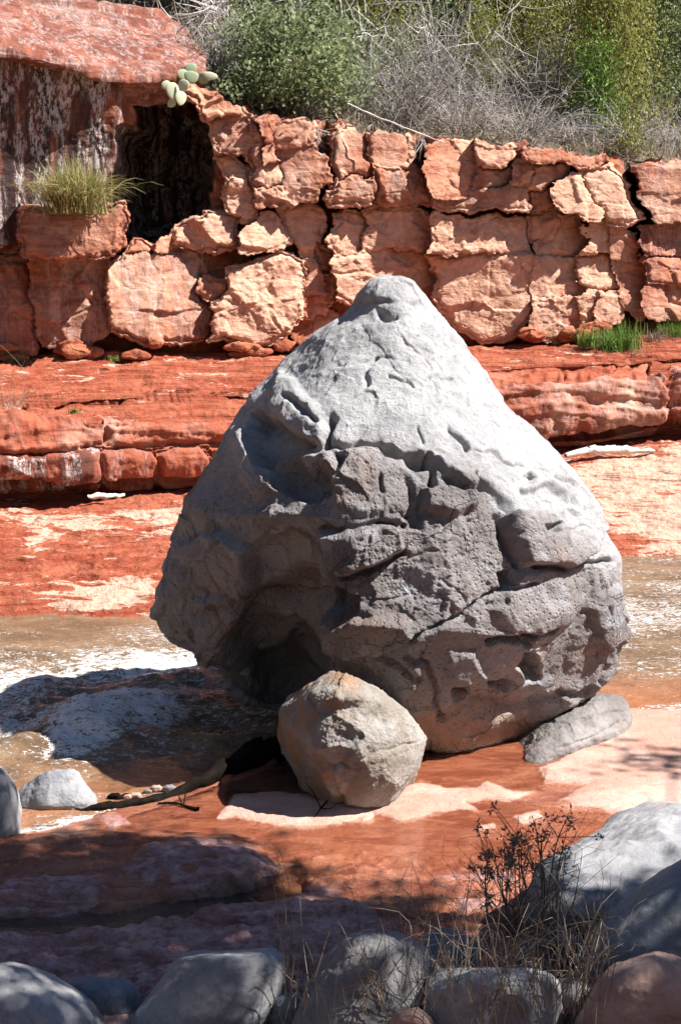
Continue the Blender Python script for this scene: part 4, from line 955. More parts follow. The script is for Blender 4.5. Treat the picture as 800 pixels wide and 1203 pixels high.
FR = [
 ([(1131, -20, 14), (1138, -50, 44), (1152, -80, 70), (1172, -110, 100), (1200, -130, 124), (1240, -140, 136), (1290, -120, 120), (1310, -80, 90)], 5.15, .42, M_grey, 'broad pale grey boulder in the bottom left corner of the bank', 7, .45),
 ([(1149, 104, 128), (1154, 86, 148), (1168, 76, 164), (1190, 80, 170), (1215, 90, 166), (1240, 100, 150)], 5.35, .2, M_blue, 'bluish stone between the bottom left boulder and the two-lobed stone', 8, .7),
 ([(1119, 300, 318), (1122, 222, 326), (1132, 204, 332), (1150, 188, 334), (1175, 168, 332), (1205, 150, 322), (1240, 148, 310), (1270, 170, 290)], 5.2, .34, M_grey, 'two-lobed tan and grey stone on the near bank', 9, .6),
 ([(1166, 330, 352), (1174, 318, 366), (1190, 314, 372), (1215, 316, 370), (1240, 326, 356)], 5.1, .15, M_blue, 'little blue-grey stone squeezed beside the two-lobed stone', 10, .8),
 ([(1094, 430, 448), (1100, 408, 472), (1116, 396, 494), (1140, 380, 506), (1170, 364, 512), (1205, 348, 516), (1250, 340, 516), (1300, 360, 490)], 5.0, .36, M_dark, 'rough dark grey boulder behind the dry grass stems', 11, 1.0),
 ([(1137, 548, 590), (1142, 520, 630), (1154, 504, 654), (1176, 494, 664), (1205, 490, 664), (1240, 496, 655), (1270, 520, 630)], 4.85, .3, M_grey, 'low grey boulder with a dark left face among dry grass', 12, .8),
 ([(1092, 512, 532), (1100, 500, 548), (1116, 492, 560), (1136, 490, 566), (1156, 498, 560)], 5.55, .2, M_blue, 'small blue stone behind the rough dark boulder', 13, .9),
 ([(956, 800, 860, 7.0), (961, 752, 900, 6.85), (974, 704, 950, 6.65), (992, 664, 980, 6.42), (1016, 632, 1000, 6.2), (1044, 614, 1000, 6.02), (1070, 606, 1000, 5.94), (1096, 620, 980, 5.92), (1126, 660, 950, 5.95), (1150, 700, 930, 6.0)], 6.05, .36, M_grey, 'large pale boulder half lit by sun at the right side of the bank', 14, .85),
 ([(1000, 830, 880), (1012, 796, 940), (1034, 764, 970), (1062, 726, 985), (1096, 694, 990), (1130, 676, 980), (1170, 684, 960), (1210, 720, 920)], 5.45, .5, M_blue, 'smooth dark bluish boulder in front of the large pale one', 15, .4),
 ([(1127, 752, 782), (1133, 722, 822), (1150, 700, 856), (1176, 686, 870), (1210, 676, 876), (1250, 690, 860), (1290, 720, 830)], 4.8, .3, M_pink, 'rough pinkish boulder in the bottom right corner', 16, .7),
 ([(1184, 474, 490), (1192, 462, 502), (1205, 458, 508), (1225, 466, 500)], 4.6, .1, M_pink, 'small orange stone at the bottom edge under the grass', 17, .7),
 ([(1096, 640, 668), (1104, 618, 684), (1122, 604, 692), (1144, 606, 690), (1166, 620, 676)], 5.65, .2, M_blue, 'blue-grey stone behind the low grey boulder under the tall weeds', 18, .8),
 ([(1150, 664, 684), (1160, 654, 696), (1176, 650, 700), (1200, 656, 694)], 4.95, .14, M_dark, 'small dark stone beside the pinkish corner boulder', 19, .8),
]
for rows, Y, dep, m, lab, sd, am in FR:
    loft_rock('rock', rows, Y, dep, m, lab, 'rock', 'rocks of the near bank', seed=sd, amp=am, res=110)

# ================================================================== STICKS AND LOGS
def tube(pts, rad, sides=6, caps=True):
    pts = np.asarray(pts, float); rad = np.broadcast_to(np.asarray(rad, float), (len(pts),))
    tg = np.gradient(pts, axis=0); tg /= np.linalg.norm(tg, axis=1)[:, None] + 1e-9
    up = np.where(np.abs(tg[:, 2:3]) > .9, np.array([[1., 0, 0]]), np.array([[0, 0, 1.]]))
    a = np.cross(tg, up); a /= np.linalg.norm(a, axis=1)[:, None] + 1e-9; b = np.cross(tg, a)
    t = np.linspace(0, 2 * math.pi, sides, endpoint=False)
    v = pts[:, None] + rad[:, None, None] * (np.cos(t)[None, :, None] * a[:, None] + np.sin(t)[None, :, None] * b[:, None])
    return v.reshape(-1, 3), gridfaces(len(pts), sides, True)
class Bag:
    def __init__(s): s.v = []; s.f = []; s.a = []; s.n = 0
    def add(s, v, f, tone=.5):
        v = np.asarray(v).reshape(-1, 3); s.v.append(v); s.f.append(np.asarray(f) + s.n); s.n += len(v)
        s.a.append(np.broadcast_to(np.asarray(tone, float), (len(v),)))
    def build(s, name, root, m, smooth=True): return tag(child(name, root, np.concatenate(s.v), np.concatenate(s.f), m, attrs=dict(tone=np.concatenate(s.a)), smooth=smooth), kind='stuff')
def smoothpath(pts, k=10):
    pts = np.asarray(pts, float); return cr(len(pts), np.linspace(0, len(pts) - 1, k)) @ pts
def log(name, pts, rad, m, label, cat, k=24, sides=12, branch=()):
    p = smoothpath(pts, k); r = np.interp(np.linspace(0, 1, k), np.linspace(0, 1, len(rad)), rad)
    v, f = tube(p, r, sides)
    v = v + .7 * r.repeat(sides)[:, None] * fbm(v * 9, 3, s=5)[:, None] * np.array([.5, .5, 1])
    root = thing(name, tuple(float(x) for x in p[0]), label, cat)
    child('trunk', root, v, f, m)
    for bp, br in branch:
        q = smoothpath(bp, 8); v, f = tube(q, np.interp(np.linspace(0, 1, 8), [0, 1], br), 5); child('branch', root, v, f, m)
    return root
log('log', [P(334, 874, 8.55), P(300, 886, 8.45), P(278, 895, 8.32), P(240, 915, 8.1), G(205, 934, .02), G(160, 943, .02), G(118, 950, .01), G(88, 954, -.01)], [.07, .07, .058, .042, .03, .028, .028, .012], M_blackwood, 'long black wet log lying along the river edge left of the small boulder', 'log', k=60, sides=16)
log('driftwood', [P(690, 529, 18.35), P(725, 528, 18.55), P(768, 530, 18.75)], [.05, .05, .02], M_drift, 'long bleached driftwood pole lying below the right ledge', 'driftwood', branch=[([P(690, 529, 18.35), P(676, 532, 18.2), P(664, 535, 18.1)], [.05, .03])])
log('driftwood', [P(104, 583, 15.75), P(124, 583, 15.8), P(147, 581, 15.9)], [.03, .035, .02], M_drift, 'short bleached stick lying under the left ledge', 'driftwood')
log('dead_branch', [P(408, 122, 19.3), P(440, 136, 19.3), P(480, 152, 19.3), P(522, 168, 19.3)], [.011, .013, .012, .008], M_drift, 'straight pale dead branch leaning over the cliff edge', 'branch', sides=6)
def zdip(px, py, dz=.012): 
    q = G(px, py); return np.array([q[0], q[1], near_z(q[0], q[1]) + dz])
log('twig', [zdip(384, 956), zdip(377, 964), zdip(371, 972)], [.006, .005, .003], M_blackwood, 'dark forked twig on the pale crust at the foot of the small boulder', 'twig', sides=5, k=10,
    branch=[([zdip(377, 964), zdip(368, 952, .05), zdip(360, 946, .08)], [.004, .002]), ([zdip(377, 964), zdip(388, 966, .02), zdip(396, 962, .03)], [.004, .002])])
log('twig', [zdip(186, 952), zdip(200, 951), zdip(216, 955), zdip(233, 960)], [.006, .007, .008, .014], M_blackwood, 'thin dark stick on the orange rock near the river edge', 'twig', sides=5, k=12, branch=[([zdip(216, 955), zdip(218, 947, .03), zdip(219, 941, .05)], [.005, .003])])
for k in range(12):      # wet pebbles along the lip beside the log
    u = random.random(); x = 92 + 150 * u + random.gauss(0, 5); y = 956 - 36 * u + random.gauss(0, 7)
    q = G(x, y); r = random.uniform(.014, .042)
    m = random.choice([M_dark, M_blackwood, M_pink, M_dark])
    m = [M_pink, M_blackwood, M_dark][k % 3]; lab = 'rusty pink wet pebble on the lip of rock by the log' if m == M_pink else 'dark wet pebble on the lip of rock by the log'
    pr = r / q[1] * F
    loft_rock('pebble', [(y - pr * .6, x - pr * .4, x + pr * .4), (y - pr * .2, x - pr, x + pr), (y + pr * .3, x - pr, x + pr), (y + pr * .7, x - pr * .5, x + pr * .5)], q[1], r, m, lab, 'pebble', 'pebbles on the river lip', seed=30 + k, res=16)

# ================================================================== VEGETATION
def leaves(bag, c, n, ln, wd, tone=(0, 1), up=0.3, droop=None):
    """n leaf quads (folded, 4 corners) at points c"""
    n = len(c)
    d = rng.normal(size=(n, 3)); d[:, 2] += up; d /= np.linalg.norm(d, axis=1)[:, None]
    s = np.cross(d, rng.normal(size=(n, 3))); s /= np.linalg.norm(s, axis=1)[:, None] + 1e-9
    L = (ln * rng.uniform(.6, 1.3, n))[:, None]; W = (wd * rng.uniform(.6, 1.3, n))[:, None]
    v = np.stack([c, c + d * L * .5 + s * W, c + d * L, c + d * L * .5 - s * W], 1)
    f = np.arange(4 * n).reshape(-1, 4)
    bag.add(v, f, np.repeat(rng.uniform(tone[0], tone[1], n), 4))
def stems_to(bag, base, tips, r0, sag=.1, k=5, tone=(.2, .7), sides=3, wig=.06):
    for tp in tips:
        d = tp - base; L = np.linalg.norm(d)
        pts = [base, base + d * .35 + rng.normal(size=3) * wig * L + [0, 0, sag * L], base + d * .7 + rng.normal(size=3) * wig * L + [0, 0, sag * L * .7], tp]
        p = smoothpath(pts, k); v, f = tube(p, np.linspace(r0, r0 * .35, k), sides); bag.add(v, f, rng.uniform(*tone))
def bush(name, base, rad, hgt, nclump, per, ln, wd, mat, label, cat, group=None, stem=M_twig, sr=.012, spread=.55, cl=.18, tone=(0, 1)):
    base = np.asarray(base, float); root = thing(name, tuple(base), label, cat, group)
    d = rng.normal(size=(nclump, 3)); d /= np.linalg.norm(d, axis=1)[:, None]; d[:, 2] = np.abs(d[:, 2]) * 1.0 - .12
    rr = rng.uniform(.35, 1, nclump) ** .5
    lump = 1 + .55 * fbm(d * 2.6 + base, 3, s=9)
    cc = base + np.array([0, 0, hgt * .28]) + d * (rr * lump)[:, None] * np.array([rad, rad, hgt * .72])
    st = Bag(); sel = cc[rng.permutation(nclump)[:max(6, nclump // 3)]]; stems_to(st, base, sel, sr); st.build('stem', root, stem)
    lf = Bag()
    for c in cc:
        t0 = rng.uniform(tone[0], tone[1] * .6); p = c + rng.normal(size=(per, 3)) * cl * rng.uniform(.6, 1.3)
        leaves(lf, p, per, ln, wd, (t0, min(1, t0 + .4)))
    lf.build('foliage', root, mat, False); return root
def twig_bush(name, base, rad, hgt, n, label, cat, group=None, m=M_twig, r0=.006, tone=(.1, 1), sub=3, lean=(0, 0)):
    base = np.asarray(base, float); root = thing(name, tuple(base), label, cat, group); b = Bag()
    for k in range(n):
        a = rng.uniform(0, 2 * math.pi); e = rng.uniform(.15, 1.0) ** .8; el = rng.uniform(.15, 1.15)
        L = rng.uniform(.6, 1.05)
        d = np.array([math.cos(a) * math.cos(el) * rad + lean[0] * hgt, math.sin(a) * math.cos(el) * rad * .8 + lean[1] * hgt, math.sin(el) * hgt]) * L
        p0 = base + rng.normal(size=3) * np.array([.12, .12, .0]) * rad
        cur = rng.normal(size=3) * .16 * hgt
        pts = [p0, p0 + d * .4 + cur * .6 + [0, 0, .08 * hgt], p0 + d * .75 + cur + [0, 0, .06 * hgt], p0 + d + cur * 1.2 - [0, 0, .12 * hgt * rng.random()]]
        p = smoothpath(pts, 7); v, f = tube(p, np.linspace(r0, r0 * .35, 7), 3); tn = rng.uniform(*tone); b.add(v, f, tn)
        for s in range(sub):
            i = rng.integers(2, 7); q0 = p[i]; dd = (d * .3 + rng.normal(size=3) * .24 * hgt) * rng.uniform(.5, 1.1)
            q = smoothpath([q0, q0 + dd * .5 + rng.normal(size=3) * .03, q0 + dd], 4); v, f = tube(q, np.linspace(r0 * .5, r0 * .25, 4), 3); b.add(v, f, tn)
    b.build('twigs', root, m); return root
def tuft(name, base, rad, hgt, n, m, label, cat, group=None, w_=.006, droop=.7, side=(0, 0)):
    base = np.asarray(base, float); root = thing(name, tuple(base), label, cat, group); b = Bag(); K = 6
    for k in range(n):
        a = rng.uniform(0, 2 * math.pi); L = hgt * rng.uniform(.5, 1.2); out = rng.uniform(.1, 1) * droop
        p0 = base + np.array([rng.normal() * rad * .35, rng.normal() * rad * .25, 0]); t = np.linspace(0, 1, K)
        dx, dy = math.cos(a) * out + side[0], math.sin(a) * out + side[1]
        p = p0 + np.stack([dx * L * t ** 1.3, dy * L * t ** 1.3, L * (t - out * .75 * t ** 2.6)], -1)
        s = np.array([-math.sin(a), math.cos(a), 0.]) + rng.normal(size=3) * .5; s /= np.linalg.norm(s)
        wv = (w_ * (1 - t ** 2 * .9))[:, None]
        v = np.stack([p - s * wv, p + s * wv], 1); b.add(v, gridfaces(K, 2), np.clip(rng.uniform(0, 1) * (.5 + .5 * t.repeat(2)), 0, 1))
    b.build('blades', root, m, False); return root

def HP(px, py, dY): return P(px, py, Yc(px) + dY)
# green shrub hanging over the rim
bush('shrub', HP(338, 150, .75), 1.0, 1.75, 300, 34, .075, .024, M_shrub, 'dense leafy grey-green shrub growing over the cliff edge', 'shrub', sr=.02, cl=.14)
bush('shrub', HP(395, 120, 1.7), .6, 1.5, 110, 30, .05, .016, M_shrub, 'smaller grey-green shrub tucked behind the right of the dense leafy shrub', 'shrub', cl=.14)
# dry grey bushes along the rim
DB = [(470, 162, .9, 1.0, 1.35, 150, 'tall dark tangled dry bush over the cracked cliff top'), (540, 168, .9, .85, .9, 110, 'pale spreading dry bush in the middle of the rim'),
      (615, 170, .9, .95, .85, 130, 'arching pale dry bush above the overhanging slab'), (420, 140, 1.3, .6, 1.2, 80, 'upright grey bush beside the leafy shrub'),
      (252, 92, .8, .55, .8, 90, 'dry twiggy bush above the cactus'), (205, 84, 1.2, .5, .5, 60, 'low dry twigs at the end of the rock dome'), (284, 100, 1.2, .5, 1.1, 70, 'grey bush left of the leafy shrub'),
      (675, 176, 1.0, .7, .6, 90, 'low dry bush beneath the yellow-green juniper'), (735, 180, .9, .7, .6, 90, 'straw-coloured dry bush at the right end of the rim'), (790, 186, 1.0, .6, .55, 80, 'dry bush cut by the right edge of the picture'),
      (575, 150, 2.0, 1.1, 1.5, 120, 'big pale dead bush behind the rim bushes'), (770, 176, 1.6, .8, .8, 90, 'pale dry bush behind the right end of the cliff'), (360, 130, 2.4, .9, 1.3, 80, 'grey bush half hidden behind the dense leafy shrub'),
      (505, 140, 2.2, 1.0, 1.7, 110, 'tall dead bush below the dark trees'), (650, 150, 2.2, 1.0, 1.1, 90, 'dead bush under the junipers')]
for k, (x, y, dy, r, h, n, lab) in enumerate(DB):
    twig_bush('dry_bush', HP(x, y, dy), r, h, n, lab, 'bush', 'dry bushes along the cliff top', r0=.007 if k != 0 else .008, tone=(.1, 1) if k else (0, .5))
for x_, y_, dy_, r_, h_, n_, lab_ in ((400, 118, 2.0, .9, 1.9, 34, 'bare grey branching shrub right of the leafy shrub'), (520, 130, 2.8, 1.1, 2.2, 40, 'bare branching dead tree over the middle of the rim'), (640, 140, 2.6, .9, 1.5, 30, 'bare curved dead branches below the olive junipers'), (260, 70, 2.4, .8, 1.5, 30, 'bare grey branches above the end of the rock dome')):
    twig_bush('dead_shrub', HP(x_, y_, dy_), r_, h_, n_, lab_, 'shrub', 'dead shrubs above the cliff', r0=.02, tone=(.3, 1), sub=5)
twig_bush('hanging_roots', HP(440, 148, .05), .25, -.75, 26, 'dark roots hanging down the cracked cliff block', 'roots', m=M_weed, r0=.012, sub=1)
twig_bush('hanging_roots', HP(494, 165, .25), .25, -1.0, 34, 'pale and dark roots hanging in the gap between two cliff blocks', 'roots', m=M_twig, r0=.01, sub=1, tone=(0, .6))
twig_bush('hanging_roots', HP(368, 150, .1), .22, -.6, 40, 'grey twigs hanging below the leafy shrub', 'roots', m=M_twig, r0=.006, sub=2)

def conifer(name, base, rad, hgt, ncl, mat, label, cat='tree', group=None, per=46, ln=.075, wd=.013, cl=.16, tone=(0, 1)):
    base = np.asarray(base, float); root = thing(name, tuple(base), label, cat, group)
    tp = base + np.array([rng.normal() * .1, 0, hgt])
    p = smoothpath([base - [0, 0, .3], base + (tp - base) * .35 + rng.normal(size=3) * .08, base + (tp - base) * .7 + rng.normal(size=3) * .08, tp], 12)
    v, f = tube(p, np.linspace(.05 * hgt / 2, .012, 12), 8); child('trunk', root, v, f, M_bark)
    st = Bag(); lf = Bag()
    for k in range(ncl):
        u = rng.uniform(.04, 1) ; a = rng.uniform(0, 2 * math.pi); rr = rad * (1 - u) ** .5 * rng.uniform(.35, 1.1) * (1 + .3 * math.sin(3 * a + 5 * u + base[0]))
        p0 = base + (tp - base) * max(0, u - .12); c = base + (tp - base) * u + np.array([math.cos(a) * rr, math.sin(a) * rr, .1 * rng.normal()])
        if k % 3 == 0: stems_to(st, p0, [c], .012, .08, 4)
        t0 = rng.uniform(tone[0], tone[1] * .6)
        leaves(lf, c + rng.normal(size=(per, 3)) * cl * np.array([1, 1, 1.2]), per, ln, wd, (t0, min(1, t0 + .45)), up=.9)
    st.build('limbs', root, M_bark); lf.build('crown', root, mat, False); return root
conifer('juniper', HP(712, 178, 1.9), 1.0, 3.2, 330, M_juniper, 'yellow-green juniper rising above the right end of the cliff', group=None)
conifer('juniper', HP(610, 120, 3.6), .95, 2.9, 260, M_juniper, 'olive juniper standing behind the arching dry bush')
conifer('juniper', HP(698, 162, 1.3), .34, 1.3, 60, M_fresh, 'small bright green juniper sapling at the foot of the yellow-green juniper')
conifer('juniper', HP(560, 140, 2.6), .55, 1.5, 90, M_juniper, 'short yellowish juniper bush behind the pale dead bush')
conifer('juniper', HP(790, 150, 2.6), .8, 3.0, 200, M_shrub, 'grey-green juniper at the right edge of the rim')
conifer('juniper', HP(740, 120, 4.5), .9, 3.2, 180, M_juniper, 'tall olive juniper behind the yellow-green one')
for x_, y_, dy_, r_, h_, n_, m_, lab_ in ((430, 110, 3.2, .9, 2.6, 190, M_juniper, 'olive juniper behind the tall tangled dry bush'), (500, 100, 3.9, 1.0, 2.9, 200, M_shrub, 'grey-green juniper between the tangled bush and the short yellowish juniper'),
        (655, 110, 4.6, 1.0, 3.2, 200, M_juniper, 'wide olive juniper left of the yellow-green one, further back'), (280, 60, 3.6, .9, 2.4, 150, M_shrub, 'grey-green juniper rising behind the leafy shrub on its left'), (820, 130, 4.0, 1.0, 3.2, 180, M_juniper, 'olive juniper beyond the right edge of the rim')):
    conifer('juniper', HP(x_, y_, dy_), r_, h_, n_, m_, lab_)
bush('shrub', HP(455, 120, 2.4), .55, 1.1, 70, 28, .06, .02, M_shrub, 'small green shrub showing through the dry bushes right of the leafy shrub', 'shrub', cl=.12)
bush('shrub', HP(585, 130, 2.6), .6, 1.0, 70, 28, .06, .018, M_juniper, 'low yellow-green shrub behind the arching dry bush', 'shrub', cl=.12)
bush('shrub', HP(310, 128, .45), .45, .7, 70, 30, .06, .02, M_shrub, 'lower skirt of green shrub spilling over the rim above the stacked columns', 'shrub', cl=.11)
bush('shrub', HP(738, 190, .45), .22, .5, 26, 26, .05, .015, M_juniper, 'little yellow-green shrub growing in the crack at the right of the overhanging slab', 'shrub', cl=.08)
TB = [(240, 5.5, 1.6, 3.2), (330, 6.5, 1.8, 3.6), (430, 5.0, 1.5, 3.6), (480, 7.5, 1.9, 4.2), (545, 6.0, 1.7, 3.8), (640, 7.0, 1.9, 4.0), (760, 7.5, 2.0, 4.0), (860, 5.0, 1.6, 3.5), (130, 7.0, 1.6, 2.6), (20, 8.0, 1.8, 2.6), (390, 10, 2.4, 4.2), (580, 11, 2.4, 4.6), (720, 12, 2.4, 4.8), (270, 11, 2.4, 4.0), (120, 12, 2.4, 3.6), (860, 12, 2.4, 4.8), (0, 13, 2.4, 3.6)]
TL = ['above the dry twiggy bush', 'behind the dense leafy shrub', 'left of the tall dead bush', 'behind the tall dead bush', 'behind the short yellowish juniper', 'behind the olive juniper', 'behind the tall olive juniper', 'beyond the right end of the cliff', 'behind the rock dome', 'at the top left over the rock dome',
      'far up the slope behind the leafy shrub', 'far up the slope in the middle', 'far up the slope at the right', 'far up the slope left of the leafy shrub', 'far up the slope over the dome', 'far up the slope at the right end', 'far up the slope at the left end']
for k, (x, dy, r, h) in enumerate(TB):
    q = P(x, 100, Yc(x) + dy); q[2] = hill_z(q[0], q[1]) - .1
    bush('dark_tree', q, r, h, 170, 60, .11, .035, M_darkleaf if k % 3 else M_shrub, 'dark leafy tree ' + TL[k], 'tree', 'trees on the slope above the cliff', stem=M_bark, sr=.05, cl=.26)
# grass and small plants on the rock
tuft('grass_clump', P(90, 252, 17.4), .42, .74, 1300, M_strawgr, 'big yellow-green grass clump drooping over the shelf of rock', 'grass clump', w_=.0055, droop=.95)
tuft('grass_clump', P(716, 414, 20.2), .32, .40, 260, M_fresh, 'bright green grass clump at the cliff foot on the right', 'grass clump')
for x_, y_, Y_, r_, h_, n_, m_, lab_ in ((734, 404, 20.85, .34, .46, 260, M_fresh, 'tall green grass in the middle of the right terrace patch'), (692, 400, 20.55, .22, .36, 150, M_fresh, 'narrow green tuft against the foot of the cliff columns'),
        (770, 400, 21.1, .34, .34, 180, M_straw, 'dry grass between the green clumps of the right terrace'), (800, 396, 21.4, .36, .42, 200, M_fresh, 'green grass cut by the right edge of the picture'), (745, 415, 20.7, .4, .22, 160, M_straw, 'short dry grass at the lip of the right terrace')):
    tuft('grass_clump', P(x_, y_ + 8, Y_ - .5), r_, h_, n_, m_, lab_, 'grass clump')
tuft('grass_clump', P(700, 412, 20.5), .25, .34, 160, M_straw, 'pale dry grass beside the bright green clump', 'grass clump')
tuft('grass_clump', P(756, 405, 21.0), .4, .26, 160, M_straw, 'low straw-coloured grass on the right terrace', 'grass clump')
tuft('grass_clump', P(786, 400, 20.8), .35, .32, 200, M_fresh, 'green grass clump by the right edge of the terrace', 'grass clump')
tuft('grass_clump', P(16, 430, 17.9), .25, .2, 120, M_fresh, 'small green grass clump at the cliff foot on the left', 'grass clump')
tuft('grass_clump', P(134, 424, 17.9), .1, .1, 40, M_fresh, 'tiny grass tuft below the grass shelf', 'grass clump')
tuft('grass_clump', P(88, 486, 16.2), .08, .1, 30, M_fresh, 'tiny tuft on the terrace above the left ledge', 'grass clump')
twig_bush('dry_weed', P(14, 490, 16.1), .16, .55, 16, 'thin pale dry weed standing on the left terrace', 'weed', m=M_straw, r0=.004)

b = Bag(); gi = rng.integers(0, 26, 13000); gj = rng.integers(3, HV.shape[1] - 3, 13000); fr_ = rng.random((13000, 2))
c0 = HV[gi, gj] + (HV[gi + 1, gj] - HV[gi, gj]) * fr_[:, :1] + (HV[gi, gj + 1] - HV[gi, gj]) * fr_[:, 1:]
ok_ = pn(c0 * .9, 240) > -.25; leaves(b, c0[ok_], 0, .30, .008, (0, 1), up=1.6)
o = mesh('hillside_grass', np.concatenate(b.v), np.concatenate(b.f), M_straw, attrs=dict(tone=np.concatenate(b.a)), smooth=False); tag(o, kind='stuff')
# prickly pear on the rim
def pad(c, w_, h_, th, yaw, roll):
    nl, nc = 12, 18; a = np.linspace(-math.pi / 2, math.pi / 2, nl); b = np.linspace(0, 2 * math.pi, nc, endpoint=False)
    A, B = np.meshgrid(a, b, indexing='ij'); z = .5 + .5 * np.sin(A); wz = np.cos(A) * (.62 + .38 * z)
    v = np.stack([w_ / 2 * wz * np.cos(B) * 1.25, th / 2 * np.cos(A) * np.sin(B), h_ * z], -1).reshape(-1, 3)
    cr_, sr_ = math.cos(roll), math.sin(roll); v = v @ np.array([[cr_, 0, -sr_], [0, 1, 0], [sr_, 0, cr_]])
    cy, sy = math.cos(yaw), math.sin(yaw); v = v @ np.array([[cy, sy, 0], [-sy, cy, 0], [0, 0, 1]])
    return v + c, gridfaces(nl, nc, True)
base = P(206, 118, 18.55)
root = thing('prickly_pear', tuple(base), 'prickly pear cactus with pale pads hanging over the dark alcove', 'cactus')
for x, y, wpx, hpx, yaw, roll, dY, lit_tone in [(205, 118, 11, 20, .3, -.15, -.1, 1), (214, 108, 10, 14, -.2, .3, -.12, 1), (198, 106, 8, 11, .2, -.4, -.05, 1), (212, 124, 10, 16, .4, .1, -.15, 1), (206, 124, 9, 10, -.3, -.9, -.1, .8),
        (224, 98, 13, 14, .2, .2, .1, .25), (236, 98, 11, 12, -.3, .5, .12, .2), (216, 94, 10, 12, .4, -.2, .15, .3), (246, 94, 13, 9, .1, .2, .0, .9), (225, 88, 11, 13, .2, -.1, .2, .15)]:  # last value is tone: sunlit pads painted pale, shaded ones darker green
    c = P(x, y, 18.45 + dY); s = 18.4 / F
    v, f = pad(c, wpx * s * 1.3, hpx * s, .022, yaw, roll); child('pad', root, v, f, M_cactus, attrs=dict(tone=np.full(len(v), lit_tone)))

# ---- dead weeds and dry grass in the foreground
def weed(base, hgt, label, nst=5, heads=True, spread=.25, dense=40, lean=(0, 0)):
    base = np.asarray(base, float); root = thing('dead_weed', tuple(base), label, 'weed', 'dead weeds on the near bank'); b = Bag(); hd = Bag()
    for k in range(nst):
        a = rng.uniform(0, 6.28); d = np.array([math.cos(a) * spread + lean[0], math.sin(a) * spread * .6 + lean[1], 1.0]) * hgt * rng.uniform(.6, 1)
        p = smoothpath([base, base + d * .4 + rng.normal(size=3) * .02, base + d * .75 + rng.normal(size=3) * .03, base + d], 8)
        v, f = tube(p, np.linspace(.0045, .002, 8), 4); b.add(v, f, rng.uniform(0, .6))
        for s in range(4):
            i = rng.integers(3, 8); dd = rng.normal(size=3) * .06; dd[2] = abs(dd[2]) + .03
            q = smoothpath([p[i], p[i] + dd * .6, p[i] + dd], 4); v, f = tube(q, np.linspace(.0025, .0015, 4), 3); b.add(v, f, rng.uniform(0, .5))
            if heads: leaves(hd, q[-1] + rng.normal(size=(dense // 3, 3)) * .009, 0, .022, .004, (0, .5), up=.6)
        if heads: leaves(hd, p[-1] + rng.normal(size=(dense, 3)) * np.array([.018, .018, .012]), 0, .03, .004, (0, .6), up=.8)
    b.build('stems', root, M_weed)
    if heads: hd.build('seed_heads', root, M_weed, False)
    return root
def gp(px, py): q = G(px, py, .25); return np.array([q[0], q[1], near_z(q[0], q[1])])
W0 = P(603, 1120, 5.45)
weed(P(604, 1110, 5.5), .56, 'tall dead weed with dark seed heads standing before the orange water', 6, lean=(.03, 0), spread=.14, dense=36)
weed(P(574, 1115, 5.5), .46, 'slim dead weed with a spiky head left of the tallest weed', 2, lean=(-.03, 0), spread=.06, dense=70)
weed(P(635, 1100, 5.6), .55, 'dead weed with a nodding head against the large pale boulder', 4, lean=(.02, 0), spread=.2, dense=30)
twig_bush('dead_weed', P(605, 1105, 5.4), .2, .42, 30, 'dense dark knot of dead stalks under the tall seed heads', 'weed', 'dead weeds on the near bank', m=M_weed, r0=.003, tone=(0, .4))
twig_bush('dead_weed', P(650, 1120, 5.3), .26, .5, 34, 'thicket of brown stalks at the foot of the large pale boulder', 'weed', 'dead weeds on the near bank', m=M_weed, r0=.0028, tone=(0, .6))
twig_bush('dead_weed', P(680, 1150, 5.0), .2, .26, 24, 'low brown stalks in front of the smooth dark boulder', 'weed', 'dead weeds on the near bank', m=M_weed, r0=.0028, tone=(0, .8))
b = Bag()
def stalks(px, py, Y, n, h, sx, sy, m_tone):
    for k in range(int(n * .7)):
        x = px + rng.normal() * sx; q0 = P(x, py + rng.normal() * sy, Y + rng.normal() * .12); L = h * rng.uniform(.4, 1.15)
        d = np.array([rng.normal() * .28, rng.normal() * .2, 1.]) * L; bend = rng.normal(size=3) * .12 * L
        p = smoothpath([q0, q0 + d * .45 + bend * .3, q0 + d * .8 + bend, q0 + d + bend * 2.2 - [0, 0, .1 * L]], 8)
        v, f = tube(p, np.linspace(.0022, .0009, 8), 3); b.add(v, f, rng.uniform(*m_tone))
stalks(430, 1190, 4.75, 120, .34, 50, 14, (.1, .9)); stalks(380, 1170, 5.1, 50, .35, 40, 12, (.1, .7)); stalks(520, 1170, 4.8, 90, .32, 40, 16, (.1, .9))
stalks(600, 1190, 4.55, 110, .3, 55, 14, (.2, 1)); stalks(670, 1180, 4.6, 70, .34, 40, 14, (.2, 1)); stalks(330, 1195, 4.8, 14, .15, 20, 8, (.4, 1)); stalks(540, 1120, 5.6, 60, .3, 50, 14, (.1, .6))
stalks(700, 1120, 5.2, 30, .22, 40, 10, (.1, .8))
g0 = bpy.data.objects.new('dry_grass', None)
o = mesh('dry_grass', np.concatenate(b.v), np.concatenate(b.f), M_straw, attrs=dict(tone=np.concatenate(b.a))); tag(o, kind='stuff')

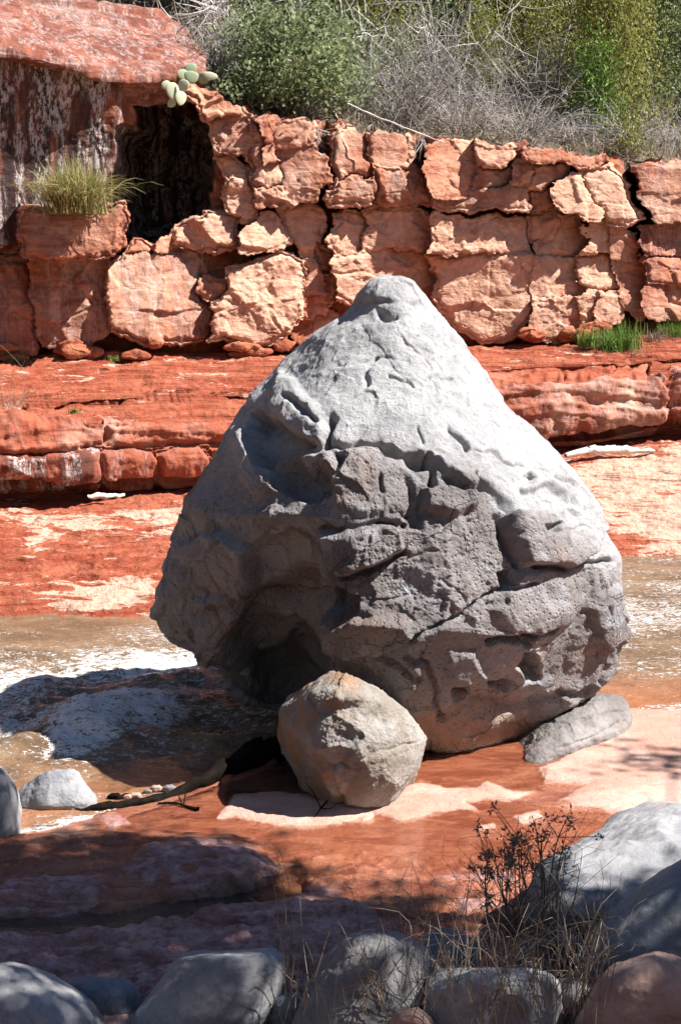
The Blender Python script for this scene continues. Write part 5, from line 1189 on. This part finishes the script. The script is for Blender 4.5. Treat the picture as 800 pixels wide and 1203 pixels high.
# ---- the trees on the near bank whose shade falls over the foreground
GAPS = [(605, 1122, 80, 34), (150, 1250, 50, 16), (-39, 1268, 55, 18), (417, 1298, 46, 16), (563, 1318, 34, 12), (120, 1140, 46, 9), (268, 1280, 30, 9)]
SHADE = [[(-300, 985), (60, 980), (140, 984), (230, 986), (290, 1008), (330, 1046), (420, 1054), (640, 1060), (760, 1090), (760, 1420), (-300, 1420)],
         [(690, 880), (760, 870), (860, 880), (860, 930), (720, 930)]]
_sun = np.array(SUN)
cl = []
while len(cl) < 470:
    x, y = rng.uniform(-160, 780), rng.uniform(860, 1400); q = G(x, y)
    sd = max(float(polysd(np.array([x]), np.array([y]), pl)[0]) for pl in SHADE)
    keep = (sd > 14) and (rng.random() < (.35 if y < 960 else (.6 if y < 1035 else .9))) and pn(np.array([q * np.array([1.3, 1.3, 0])]), 210)[0] > (-.30 if y < 1110 else -.12)
    if any(((x - a) / (c + 62)) ** 2 + ((y - b_) / (d + 28)) ** 2 < 1 for a, b_, c, d in GAPS): keep = False
    if rng.random() < min(1.0, (q[1] / 7) ** 2) and keep:
        z = rng.uniform(5.3, 7.4); cl.append(q + _sun * (z / _sun[2]))
for k in range(160):                       # the rest of the crowns, away from the view
    cl.append(np.array([rng.uniform(4.5, 9), rng.uniform(-.5, 3.2), rng.uniform(5.4, 8)]))
cl = np.array(cl)
BT = [((4.4, 4.3, .8), 'leafy tree on the near bank outside the right of the frame, shading the wet rock'), ((7.4, 3.4, .8), 'second leafy tree further right on the near bank, out of frame'), ((4.0, 1.0, 1.3), 'leafy tree on the near bank beside the viewpoint, out of frame')]
own = np.argmin([np.hypot(cl[:, 0] - b_[0][0], cl[:, 1] - b_[0][1]) for b_ in BT], 0)
for k, (bs, lab) in enumerate(BT):
    cc = cl[own == k]; base = np.array(bs); ce = cc.mean(0)
    root = thing('bank_tree', bs, lab, 'tree', 'trees of the near bank')
    p = smoothpath([base, base + (ce - base) * .4 + [.12, 0, 0], base + (ce - base) * .8, ce + [0, 0, .6]], 14)
    v, f = tube(p, np.linspace(.2, .04, 14), 10); child('trunk', root, v, f, M_bark)
    st = Bag(); lf = Bag()
    for i, c in enumerate(cc):
        if i % 4 == 0: stems_to(st, p[rng.integers(6, 13)], [c], .025, .05, 5)
        leaves(lf, c + rng.normal(size=(46, 3)) * .15, 0, .10, .034, (0, 1))
    st.build('limbs', root, M_bark); lf.build('crown', root, M_darkleaf, False)
